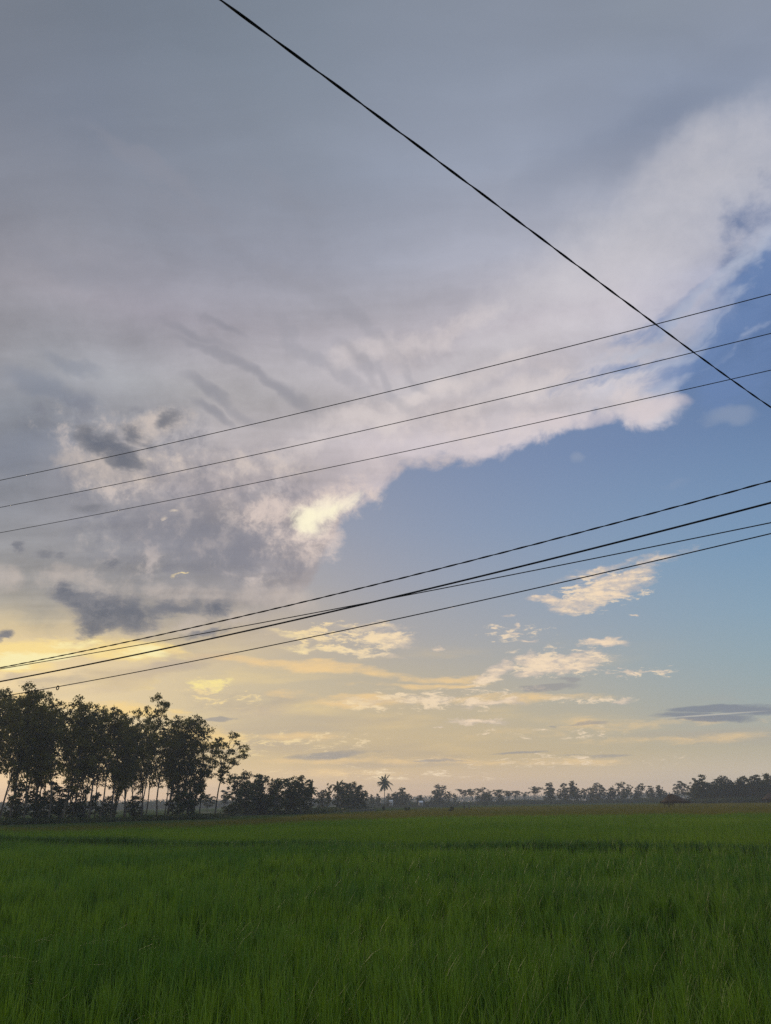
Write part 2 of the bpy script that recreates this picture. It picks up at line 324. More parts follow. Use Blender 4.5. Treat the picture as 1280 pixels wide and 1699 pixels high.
# dark cumulus on the left
HEAP = [(108,985,33.8,22.95,-20,1),(140,1000,46.8,27,-25,1),(175,1015,65,40.5,0,1.1),(215,1020,58.5,35.1,-15,1),(150,1040,31.2,27,25,1),(290,1010,65,16.2,0,0.75),(360,1010,31.2,20.25,15,0.9),(250,1015,39,16.2,0,0.7),(345,1050,46.8,8.1,8,0.6),
        (168,735,52,29.7,-20,1),(145,722,26,18.9,0,0.9),(205,760,41.6,24.3,-15,1),(190,745,52,24.3,-20,1),(222,718,28.6,21.6,-40,0.8),(240,735,20.8,13.5,-20,0.6),(276,697,26,16.2,30,0.8),(155,845,39,12.15,0,0.5),(33,905,13,13.5,0,0.65),(70,915,26,10.8,0,0.55),(188,938,18.2,12.15,0,0.65),(5,1050,18.2,10.8,0,0.8),(100,920,15.6,8.1,0,0.5)]
base, _ = layer(base, [(190,775,120,40,0,1),(250,720,90,34,20,.9),(250,990,190,30,0,.8),(330,1040,120,22,5,.8),(60,960,120,26,0,.7),(430,990,110,26,0,.8)], lin((206,192,182)), 0.6, nz=n_m, amp=3.4, lo=0.0, hi=1.4, d=Dw)
f = blobs(HEAP, Df)
fh = M('ADD', f, M('MULTIPLY', M('SUBTRACT', n_f, 0.5), 1.9))
heap_col = mix(M('MULTIPLY', SS(fh, 0.05, 1.0), SS(n_f, 0.62, 0.40, 0.45, 1.0)), lin((138,137,142)), lin((96,102,116)))
base = mix(M('MULTIPLY', SS(fh, -0.22, 0.85), 0.9), base, heap_col)

# extra sky brightness added out of view, overhead and behind, to lift the fields
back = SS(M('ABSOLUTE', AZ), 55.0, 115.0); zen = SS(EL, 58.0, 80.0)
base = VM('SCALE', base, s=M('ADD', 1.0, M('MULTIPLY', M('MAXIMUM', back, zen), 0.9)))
base = VM('SCALE', base, s=M('ADD', 1.0, SS(EL, 3.4, 0.6, 0.0, 0.42)))
below = SS(EL, 0.0, -2.0)
base = mix(below, base, lin((70,80,50)))
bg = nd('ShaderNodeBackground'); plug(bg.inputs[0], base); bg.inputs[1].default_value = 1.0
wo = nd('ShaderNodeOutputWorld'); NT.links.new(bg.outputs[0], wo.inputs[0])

# ---------------------------------------------------------------- helpers for meshes, materials and tags
rng = np.random.default_rng(7)

def material(name, build):
    m = bpy.data.materials.new(name); m.use_nodes = True
    nt = m.node_tree; nt.nodes.clear()
    out = nt.nodes.new('ShaderNodeOutputMaterial')
    build(nt, out); return m

def leaf_build(dark, light, trans=0.35, rough=0.65, scale=0.6, spec=0.3, light2=None):
    """leaf with a tint stored per leaf, drifting colour over the ground, and light let through"""
    def b(nt, out):
        L = nt.links.new; N = nt.nodes.new
        at = N('ShaderNodeAttribute'); at.attribute_name = 'tint'
        tc = N('ShaderNodeNewGeometry')
        nz = N('ShaderNodeTexNoise'); nz.inputs['Scale'].default_value = scale; nz.inputs['Detail'].default_value = 4
        L(tc.outputs['Position'], nz.inputs['Vector'])
        ad = N('ShaderNodeMath'); ad.operation = 'MULTIPLY_ADD'; L(nz.outputs['Fac'], ad.inputs[0]); ad.inputs[1].default_value = 1.6; ad.inputs[2].default_value = -0.8
        a2 = N('ShaderNodeMath'); a2.operation = 'ADD'; a2.use_clamp = True; L(at.outputs['Fac'], a2.inputs[0]); L(ad.outputs[0], a2.inputs[1])
        cr = N('ShaderNodeValToRGB'); cr.color_ramp.elements[0].color = (*dark, 1); cr.color_ramp.elements[1].color = (*light, 1)
        if light2:
            e = cr.color_ramp.elements.new(0.97); e.color = (*light, 1); cr.color_ramp.elements[-1].color = (*light2, 1)
        L(a2.outputs[0], cr.inputs[0])
        p = N('ShaderNodeBsdfPrincipled'); p.inputs['Roughness'].default_value = rough; p.inputs['Specular IOR Level'].default_value = spec
        t = N('ShaderNodeBsdfTranslucent'); mx = N('ShaderNodeMixShader'); mx.inputs[0].default_value = trans
        L(cr.outputs[0], p.inputs['Base Color']); L(cr.outputs[0], t.inputs['Color'])
        L(p.outputs[0], mx.inputs[1]); L(t.outputs[0], mx.inputs[2]); L(mx.outputs[0], out.inputs[0])
    return b

def solid_build(c1, c2, scale=3.0, rough=0.9, spec=0.2, stretch=(1, 1, 1), bump=0.0, metal=0.0, c3=None):
    def b(nt, out):
        L = nt.links.new; N = nt.nodes.new
        tc = N('ShaderNodeNewGeometry'); mp = N('ShaderNodeMapping'); mp.inputs[3].default_value = stretch
        L(tc.outputs['Position'], mp.inputs[0])
        nz = N('ShaderNodeTexNoise'); nz.inputs['Scale'].default_value = scale; nz.inputs['Detail'].default_value = 6; L(mp.outputs[0], nz.inputs['Vector'])
        cr = N('ShaderNodeValToRGB'); e = cr.color_ramp.elements; e[0].position = 0.3; e[1].position = 0.7
        e[0].color = (*c1, 1); e[1].color = (*c2, 1)
        if c3: k = e.new(0.5); k.color = (*c3, 1)
        L(nz.outputs['Fac'], cr.inputs[0])
        p = N('ShaderNodeBsdfPrincipled'); p.inputs['Roughness'].default_value = rough; p.inputs['Specular IOR Level'].default_value = spec; p.inputs['Metallic'].default_value = metal
        L(cr.outputs[0], p.inputs['Base Color'])
        if bump:
            bp = N('ShaderNodeBump'); bp.inputs['Strength'].default_value = bump; L(nz.outputs['Fac'], bp.inputs['Height']); L(bp.outputs[0], p.inputs['Normal'])
        L(p.outputs[0], out.inputs[0])
    return b

MAT = {
 'rice': material('rice_leaf', leaf_build((0.044, 0.125, 0.013), (0.13, 0.225, 0.012), 0.42, 0.5, 0.5, 0.35)),
 'rice_mid': material('rice_leaf_mid', leaf_build((0.070, 0.155, 0.010), (0.145, 0.24, 0.012), 0.42, 0.6, 0.12, 0.25)),
 'rice_far': material('rice_ripening', leaf_build((0.09, 0.115, 0.014), (0.18, 0.15, 0.03), 0.35, 0.7, 0.03, 0.2)),
 'sedge': material('bank_sedge', leaf_build((0.035, 0.09, 0.018), (0.07, 0.14, 0.022), 0.3, 0.6, 0.4, 0.2)),
 'straw': material('dry_blade', leaf_build((0.10, 0.11, 0.04), (0.20, 0.19, 0.09), 0.3, 0.6, 0.4, 0.2)),
 'ground': material('ground_earth', solid_build((0.03, 0.055, 0.012), (0.08, 0.085, 0.03), 0.05, spec=0.0, c3=(0.045, 0.065, 0.018))),
 'mud': material('paddy_mud', solid_build((0.012, 0.02, 0.008), (0.03, 0.035, 0.015), 1.5, spec=0.05)),
 'stubble': material('dry_stubble', solid_build((0.09, 0.10, 0.06), (0.17, 0.165, 0.11), 0.05, spec=0.0, stretch=(0.2, 1, 1))),
 'bank': material('earth_bank', solid_build((0.025, 0.028, 0.018), (0.05, 0.05, 0.03), 0.6)),
 'bark': material('bark', solid_build((0.035, 0.03, 0.022), (0.10, 0.09, 0.07), 2.5, stretch=(1, 1, 0.25), bump=0.3)),
 'rubber': material('rubber_leaf', leaf_build((0.044, 0.050, 0.010), (0.17, 0.155, 0.022), 0.5, 0.6, 0.25)),
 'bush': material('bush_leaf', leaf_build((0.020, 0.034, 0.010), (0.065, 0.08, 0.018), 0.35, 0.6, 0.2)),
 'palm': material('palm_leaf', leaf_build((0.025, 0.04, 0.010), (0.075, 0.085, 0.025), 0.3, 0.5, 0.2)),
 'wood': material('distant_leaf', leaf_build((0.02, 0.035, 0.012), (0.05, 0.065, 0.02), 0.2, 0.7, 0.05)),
 'cable': material('cable_sheath', solid_build((0.008, 0.010, 0.013), (0.02, 0.024, 0.03), 30, 0.8, 0.15)),
 'thatch': material('thatch', solid_build((0.03, 0.022, 0.015), (0.09, 0.06, 0.04), 2.0, stretch=(4, 4, 0.6), bump=0.4)),
 'bamboo': material('bamboo', solid_build((0.03, 0.028, 0.018), (0.07, 0.06, 0.035), 3.0)),
 'plaster': material('pale_wall', solid_build((0.35, 0.35, 0.33), (0.5, 0.5, 0.48), 0.7)),
 'tin': material('tin_roof', solid_build((0.45, 0.47, 0.48), (0.65, 0.67, 0.68), 0.6, 0.5, 0.5, (6, 0.5, 1))),
 'dark': material('dark_opening', solid_build((0.01, 0.01, 0.01), (0.02, 0.02, 0.02), 1.0)),
}

def props(o, label=None, category=None, group=None, kind=None):
    if label: o['label'] = label
    if category: o['category'] = category
    if group: o['group'] = group
    if kind: o['kind'] = kind
    return o

def link(name, me, mat=None, parent=None):
    o = bpy.data.objects.new(name, me); COL.objects.link(o)
    if mat is not None and me is not None: me.materials.append(mat)
    if parent: o.parent = parent
    return o

def tri_mesh(name, V, F, tint=None, smooth=False):
    """V (n,3), F (m,3) numpy arrays"""
    me = bpy.data.meshes.new(name)
    me.vertices.add(len(V)); me.vertices.foreach_set('co', np.ascontiguousarray(V, dtype=np.float32).ravel())
    m = len(F); me.loops.add(m * 3); me.loops.foreach_set('vertex_index', np.ascontiguousarray(F, dtype=np.int32).ravel())
    me.polygons.add(m); me.polygons.foreach_set('loop_start', np.arange(0, m * 3, 3, dtype=np.int32))
    if tint is not None:
        a = me.attributes.new('tint', 'FLOAT', 'POINT'); a.data.foreach_set('value', np.ascontiguousarray(tint, dtype=np.float32))
    me.update(calc_edges=True)
    if smooth: me.polygons.foreach_set('use_smooth', np.ones(m, dtype=bool))
    return me

def tube_arrays(P, R, sides=6):
    """tapered tube along points P (n,3) with radii R"""
    P = np.asarray(P, float); n = len(P)
    T = np.gradient(P, axis=0); T /= np.linalg.norm(T, axis=1)[:, None] + 1e-9
    ref = np.tile([0.0, 0, 1.0], (n, 1)); ref[np.abs(T[:, 2]) > 0.9] = [1.0, 0, 0]
    st = np.abs(T[:, 2]) > 0.9
    if st.any() and not st.all(): ref[:] = [0.31, 0.95, 0.02]
    A = np.cross(T, ref); A /= np.linalg.norm(A, axis=1)[:, None] + 1e-9
    B = np.cross(T, A)
    th = np.linspace(0, 2 * math.pi, sides, endpoint=False)
    V = P[:, None, :] + np.asarray(R)[:, None, None] * (np.cos(th)[None, :, None] * A[:, None, :] + np.sin(th)[None, :, None] * B[:, None, :])
    V = V.reshape(-1, 3); F = []
    for i in range(n - 1):
        for j in range(sides):
            a, b = i * sides + j, i * sides + (j + 1) % sides; c, d = a + sides, b + sides
            F += [(a, b, d), (a, d, c)]
    for j in range(1, sides - 1): F += [(0, j + 1, j), ((n - 1) * sides, (n - 1) * sides + j, (n - 1) * sides + j + 1)]
    return V, np.array(F, dtype=np.int32)

class Acc:
    def __init__(s): s.V, s.F, s.T, s.n = [], [], [], 0
    def add(s, V, F, t=0.5):
        s.V.append(V); s.F.append(np.asarray(F) + s.n); s.T.append(np.full(len(V), t) if np.isscalar(t) else t); s.n += len(V)
    def tube(s, P, R, sides=6): s.add(*tube_arrays(P, R, sides))
    def box(s, c, size, rot=None):
        x, y, z = np.array(size) / 2
        V = np.array([(-x, -y, -z), (x, -y, -z), (x, y, -z), (-x, y, -z), (-x, -y, z), (x, -y, z), (x, y, z), (-x, y, z)], float)
        if rot is not None: V = V @ np.array(rot).T
        F = [(0, 2, 1), (0, 3, 2), (4, 5, 6), (4, 6, 7), (0, 1, 5), (0, 5, 4), (1, 2, 6), (1, 6, 5), (2, 3, 7), (2, 7, 6), (3, 0, 4), (3, 4, 7)]
        s.add(V + np.array(c), F)
    def mesh(s, name, smooth=False, tint=True):
        return tri_mesh(name, np.concatenate(s.V), np.concatenate(s.F), np.concatenate(s.T) if tint else None, smooth)

def ground_at(px, py, z=0.0):
    d = ray(px, py); t = (z - CAM_Z) / d.z
    return np.array((d.x * t, d.y * t, z))
def place(px, dist, py=None):
    """ground point in the direction of column px on the horizon, at a distance"""
    if py is None: py = 1332 - math.tan(ROLL) * (px - 640)
    d = ray(px, py); h = math.hypot(d.x, d.y)
    return np.array((d.x / h * dist, d.y / h * dist, 0.0))
def height_to(px, py, dist):
    d = ray(px, py); return CAM_Z + dist * d.z / math.hypot(d.x, d.y)

# ---------------------------------------------------------------- ground
def sheet_mesh(name, pts, z, mat, kind='structure', step=None):
    me = bpy.data.meshes.new(name); me.from_pydata([(p[0], p[1], z) for p in pts], [], [tuple(range(len(pts)))]); me.update()
    return props(link(name, me, mat), kind=kind)
sheet_mesh('ground', [(-1150, -60), (1150, -60), (1150, 1180), (-1150, 1180)], 0.0, MAT['ground'])

levee = [ground_at(x, y, 0.5) for x, y in ((-500, 1379), (-150, 1386), (0, 1388), (300, 1391), (640, 1396), (900, 1397), (1280, 1399), (1700, 1398))]
brown = [ground_at(x, y, 0.5) for x, y in ((-300, 1380), (0, 1375), (250, 1371), (360, 1367), (500, 1361), (700, 1353), (900, 1350), (1280, 1347), (1700, 1345))]
fend = [ground_at(x, y, 0.4) for x, y in ((-300, 1375), (0, 1371.5), (200, 1368), (360, 1361), (480, 1354), (620, 1346), (700, 1341.5), (900, 1336.5), (1280, 1331.5), (1700, 1324))]
def edge_fn(poly):
    az = np.array([math.atan2(p[0], p[1]) for p in poly]); d = np.array([math.hypot(p[0], p[1]) for p in poly])
    return lambda x, y: np.interp(np.arctan2(x, y), az, d)
E1, E2, E3 = edge_fn(levee), edge_fn(brown), edge_fn(fend)
mud = [(-12, 3.2), (12, 3.2)] + [(p[0], p[1]) for p in reversed(fend[1:-1])]
sheet_mesh('paddy_mud', mud, 0.004, MAT['mud'])

# ---------------------------------------------------------------- rice: three fields of standing plants
def blades(x, y, h, w, bend, segs, z0=0.0, tint=None, lean=None):
    """x, y, h, w, bend arrays: one leaf each, arching out; returns V, F, T"""
    n = len(x)
    a = rng.uniform(0, 2 * math.pi, n); dx, dy = np.cos(a), np.sin(a)
    if lean is not None: dx = dx + lean[0]; dy = dy + lean[1]
    f = a + rng.uniform(-0.9, 0.9, n) + math.pi / 2; wx, wy = np.cos(f) * w / 2, np.sin(f) * w / 2
    ts = np.linspace(0, 1, segs + 1)
    V = np.zeros((n, 2 * segs + 1, 3)); zb = z0 if np.isscalar(z0) else z0
    for k, t in enumerate(ts):
        out = bend * h * (0.25 * t + 0.75 * t ** 2.4); up = h * (t - 0.28 * bend * t ** 3)
        wd = (0.75 + 0.5 * t) if t < 0.5 else max(0.0, 1.0 - (t - 0.5) * 1.5)
        if k < segs:
            V[:, 2 * k] = np.stack([x + dx * out - wx * wd, y + dy * out - wy * wd, zb + up], 1)
            V[:, 2 * k + 1] = np.stack([x + dx * out + wx * wd, y + dy * out + wy * wd, zb + up], 1)
        else:
            V[:, 2 * k] = np.stack([x + dx * out, y + dy * out, zb + up], 1)
    F = []
    for k in range(segs - 1):
        F += [(2 * k, 2 * k + 1, 2 * k + 3), (2 * k, 2 * k + 3, 2 * k + 2)]
    F.append((2 * segs - 2, 2 * segs - 1, 2 * segs))
    nv = 2 * segs + 1
    Fa = (np.arange(n)[:, None, None] * nv + np.array(F)[None]).reshape(-1, 3)
    T = np.repeat(rng.uniform(0.1, 0.9, n) if tint is None else tint, nv)
    return V.reshape(-1, 3), Fa, T

def scatter(y0, y1, dens, side=3.0, k=0.56):
    """points on the visible wedge of ground between two distances"""
    A = lambda y: k * y * y + 2 * side * y
    n = int((A(y1) - A(y0)) * dens)
    u = rng.uniform(A(y0), A(y1), n); y = (-side + np.sqrt(side * side + k * u)) / k
    x = rng.uniform(-1, 1, n) * (k * y + side)
    return x, y

def patch(x, y, f, seed=0):
    """cheap smooth random field in 0..1"""
    r = np.random.default_rng(seed); v = np.zeros_like(x)
    for i in range(7):
        a = r.uniform(0, 6.28); q = f * r.uniform(0.5, 2.0)
        v += np.sin((x * math.cos(a) + y * math.sin(a)) * q + r.uniform(0, 6.28))
    return np.clip(0.5 + v / 7, 0, 1)

def rice(name, zones, label, mat, inside):
    acc = Acc()
    for (y0, y1, hills, per, segs, w, h, spread, bend) in zones:
        hx, hy = scatter(y0, y1, hills)
        keep = inside(hx, hy); hx, hy = hx[keep], hy[keep]
        hh = h * (0.72 + 0.28 * patch(hx, hy, 0.8, 3) + 0.16 * patch(hx, hy, 3.1, 9)) * rng.uniform(0.84, 1.14, len(hx))
        ht = rng.uniform(-0.22, 0.22, len(hx)) + 0.30 + 0.4 * patch(hx, hy, 0.35, 5)
        x = np.repeat(hx, per); y = np.repeat(hy, per); n = len(x)
        x = x + rng.normal(0, spread, n); y = y + rng.normal(0, spread, n)
        H = np.repeat(hh, per) * rng.uniform(0.55, 1.08, n)
        V, F, T = blades(x, y, H, w * rng.uniform(0.7, 1.3, n), bend * rng.uniform(0.1, 1.5, n) ** 1.3, segs, tint=np.clip(np.repeat(ht, per) + rng.uniform(-0.25, 0.25, n), 0, 1))
        acc.add(V, F, T)
    o = link(name, acc.mesh(name), mat)
    return props(o, label, 'rice', kind='stuff')

dist = lambda x, y: np.hypot(x, y)
rice('rice_plants', [(4.2, 10, 27, 26, 4, 0.0075, 0.62, 0.034, 0.24), (4.2, 12, 27, 3, 4, 0.009, 0.60, 0.05, 0.75), (10, 18, 25, 17, 3, 0.0095, 0.60, 0.040, 0.26), (18, 34, 18, 9, 2, 0.017, 0.58, 0.055, 0.24), (34, 62, 14, 6, 1, 0.026, 0.55, 0.10, 0.2)],
     'lush green young rice filling the near paddy up to the bank', MAT['rice'], lambda x, y: dist(x, y) < E1(x, y) - 0.9)
rice('rice_plants', [(20, 50, 13, 6, 1, 0.024, 0.62, 0.10, 0.22), (50, 85, 9, 5, 1, 0.04, 0.62, 0.15, 0.2), (85, 170, 4, 4, 1, 0.08, 0.60, 0.25, 0.15)],
     'green rice of the second paddy beyond the dark grassy bank', MAT['rice_mid'], lambda x, y: (dist(x, y) > E1(x, y) + 0.9) & (dist(x, y) < E2(x, y)))
rice('rice_plants', [(60, 140, 4, 4, 1, 0.08, 0.58, 0.3, 0.2), (140, 330, 1.0, 4, 1, 0.22, 0.60, 0.7, 0.15)],
     'yellowing ripening rice in the far strip before the trees', MAT['rice_far'], lambda x, y: (dist(x, y) >= E2(x, y)) & (dist(x, y) < E3(x, y)))
# odd dry blades caught among the near plants
x, y = scatter(5.0, 14.0, 0.45); V, F, T = blades(x, y, rng.uniform(0.40, 0.58, len(x)), np.full(len(x), 0.006), rng.uniform(0.5, 1.3, len(x)), 4)
props(link('dry_leaves', tri_mesh('dry_leaves', V, F, T), MAT['straw']), 'scattered pale dry leaves arching among the near rice', 'leaves', kind='stuff')

# grassy bank between the first two paddies
def bank_grass():
    acc = Acc(); L = []
    for a, b in zip(levee[:-1], levee[1:]):
        n = int(np.linalg.norm(b - a) * 170)
        if n > 14000: n = 14000
        t = rng.uniform(0, 1, n); L.append(a[None, :2] * (1 - t[:, None]) + b[None, :2] * t[:, None])
    P = np.concatenate(L); r = np.hypot(P[:, 0], P[:, 1]); u = P / r[:, None]
    off = rng.normal(0, 0.45, len(P)); P = P + u * off[:, None]
    dens = patch(P[:, 0], P[:, 1], 0.5, 11)
    h = (0.36 + 0.26 * dens) * rng.uniform(0.6, 1.15, len(P))
    V, F, T = blades(P[:, 0], P[:, 1], h, rng.uniform(0.02, 0.045, len(P)), rng.uniform(0.1, 0.8, len(P)), 2, z0=0.12)
    acc.add(V, F, T); return acc.mesh('bank_grass')
props(link('bank_grass', bank_grass(), MAT['sedge']), 'dark uncut grass on the low bank crossing the paddies', 'grass', kind='stuff')
def strip(name, pts, width, h, mat, label=None):
    """low earth bank of trapezoid section along a line"""
    V, F = [], []
    for i, p in enumerate(pts):
        q = pts[min(i + 1, len(pts) - 1)] - pts[max(i - 1, 0)]; n = np.array((-q[1], q[0], 0)); n /= np.linalg.norm(n)
        for s, z in ((-1, 0), (-0.55, h), (0.55, h), (1, 0)): V.append((*(p + n * s * width / 2)[:2], z * (1 + 0.2 * math.sin(i * 2.1)) - (0.02 if z == 0 else 0)))
    for i in range(len(pts) - 1):
        for j in range(3): F.append((4 * i + j, 4 * i + j + 1, 4 * i + j + 5, 4 * i + j + 4))
    me = bpy.data.meshes.new(name); me.from_pydata(V, [], F); me.update()
    o = link(name, me, mat); o['kind'] = 'structure'; return o
strip('earth_bank', levee, 1.3, 0.22, MAT['bank'])
strip('earth_bank', [ground_at(x, y) for x, y in ((330, 1356), (400, 1353), (480, 1350), (560, 1347.5), (620, 1345.5))], 2.2, 0.45, MAT['bank'])
strip('earth_bank', [place(x, 330) for x in (590, 640, 700, 760)], 3.0, 0.7, MAT['bank'])
def quad_px(name, px, mat, z):
    return sheet_mesh(name, [ground_at(x, y) for x, y in px], z, mat)
quad_px('stubble_field', [(440, 1344.5), (620, 1342), (620, 1339.6), (470, 1341.6)], MAT['stubble'], 0.012)
quad_px('stubble_field', [(330, 1350), (420, 1348), (420, 1345.4), (330, 1346.6)], MAT['stubble'], 0.012)

# ---------------------------------------------------------------- trees: tapered trunk with limbs, crown of small leaves in uneven clumps
def unit(v): return v / (np.linalg.norm(v) + 1e-9)

def grow_tree(seed, H=16.0, r0=0.16, fork=0.4, limbs=4, spread=0.45, crown_w=3.0, clumps=110, per=46, leaf=0.2, flat=0.45, clump_r=0.6,
              style='vase', lean=0.04, low=0.0):
    """trunk and limbs as tubes; leaves in clumps at the twig ends"""
    r = np.random.default_rng(seed); wood = Acc(); ends = []
    p = np.zeros(3); d = unit(np.array([r.normal(0, lean), r.normal(0, lean), 1.0])); pts = [p.copy() - np.array([0, 0, 0.3])]; nseg = 7
    for i in range(nseg):
        d = unit(d + np.array([r.normal(0, 0.035), r.normal(0, 0.035), 0.03])); p = p + d * H * fork / nseg; pts.append(p.copy())
    R = np.linspace(r0 * 1.1, r0 * 0.72, len(pts)); R[0] = r0 * 1.35
    wood.tube(pts, R, 7); top = pts[-1]
    def limb(p, d, length, rad, level):
        n = 5 if level == 0 else 4; P = [p.copy()]
        for i in range(n):
            d = unit(d + np.array([r.normal(0, 0.16), r.normal(0, 0.16), 0.10 if style != 'umbrella' else -0.02])); p = p + d * length / n; P.append(p.copy())
        wood.tube(P, np.linspace(rad, rad * 0.35, len(P)), 5 if level == 0 else 4)
        if level < 2:
            k = (4 if level == 0 else 3)
            for j in range(k):
                q = P[r.integers(1 if level else 2, len(P))]
                a = r.uniform(0, 6.28); side = np.array([math.cos(a), math.sin(a), r.uniform(-0.15, 0.7)])
                limb(q, unit(d * (0.5 if level else 0.8) + side * 0.9), length * r.uniform(0.38, 0.62), rad * 0.42, level + 1)
        ends.append(P[-1]);
        if level >= 1: ends.append(P[-2])
        if level == 2: ends.append(P[-3])
    rest = H * (1 - fork)
    for i in range(limbs):
        a = 6.283 * i / limbs + r.uniform(-0.5, 0.5); up = 1.0
        s = spread * r.uniform(0.5, 1.3) if i else 0.05
        base = pts[-1 - (i % 3)] if style != 'umbrella' else top
        limb(base, unit(np.array([math.cos(a) * s, math.sin(a) * s, up])), rest * r.uniform(0.62, 0.8), r0 * 0.5, 0)
    if low > 0:                                       # small lower branches
        for i in range(int(low * 8)):
            q = pts[r.integers(2, len(pts))]; a = r.uniform(0, 6.28)
            limb(q, unit(np.array([math.cos(a), math.sin(a), 0.5])), rest * 0.22, r0 * 0.2, 1)
    E = np.array(ends)
    # keep the tallest end at H
    scale = H / max(E[:, 2].max() + clump_r * 0.4, 1e-3)
    idx = r.permutation(len(E))[:clumps] if len(E) >= clumps else r.integers(0, len(E), clumps)
    C = E[idx] + r.normal(0, clump_r * 0.35, (len(idx), 3))
    cr = clump_r * r.uniform(0.55, 1.35, len(C)); ct = r.uniform(0.15, 0.75, len(C))
    n = per; off = r.normal(0, 1, (len(C), n, 3)); off /= np.linalg.norm(off, axis=2)[..., None]
    off *= (r.uniform(0, 1, (len(C), n, 1)) ** 0.5) * cr[:, None, None]; off[..., 2] *= flat; off[..., 2] -= 0.25 * flat * (off[..., 0] ** 2 + off[..., 1] ** 2) / (cr[:, None] + 1e-6)
    L = (C[:, None, :] + off).reshape(-1, 3); T = np.clip(np.repeat(ct, n) + r.uniform(-0.2, 0.2, len(L)), 0, 1)
    a = r.normal(0, 1, (len(L), 3)); a[:, 2] *= 0.6; a /= np.linalg.norm(a, axis=1)[:, None]
    b = r.normal(0, 1, (len(L), 3)); b -= a * (a * b).sum(1)[:, None]; b /= np.linalg.norm(b, axis=1)[:, None]
    s = leaf * r.uniform(0.6, 1.3, len(L))
    V = np.stack([L - a * s[:, None] * 0.6, L + b * s[:, None] * 0.32, L + a * s[:, None] * 0.6, L - b * s[:, None] * 0.32], 1).reshape(-1, 3)
    F = (np.arange(len(L))[:, None, None] * 4 + np.array([(0, 1, 2), (0, 2, 3)])[None]).reshape(-1, 3)
    width = np.percentile(np.hypot(L[:, 0], L[:, 1]), 96)
    wm = wood.mesh('trunk', tint=False)
    cm = tri_mesh('crown', V, F, np.repeat(T, 4))
    for m in (wm, cm):
        co = np.empty(len(m.vertices) * 3, np.float32); m.vertices.foreach_get('co', co); co = co.reshape(-1, 3)
        co[:, 2] *= scale; k = crown_w / width; z = np.clip(co[:, 2] / (H * fork), 0, 1) ** 1.5; f = 1 + (k - 1) * z; co[:, 0] *= f; co[:, 1] *= f
        m.vertices.foreach_set('co', co.ravel()); m.update()
    return wm, cm, H, crown_w

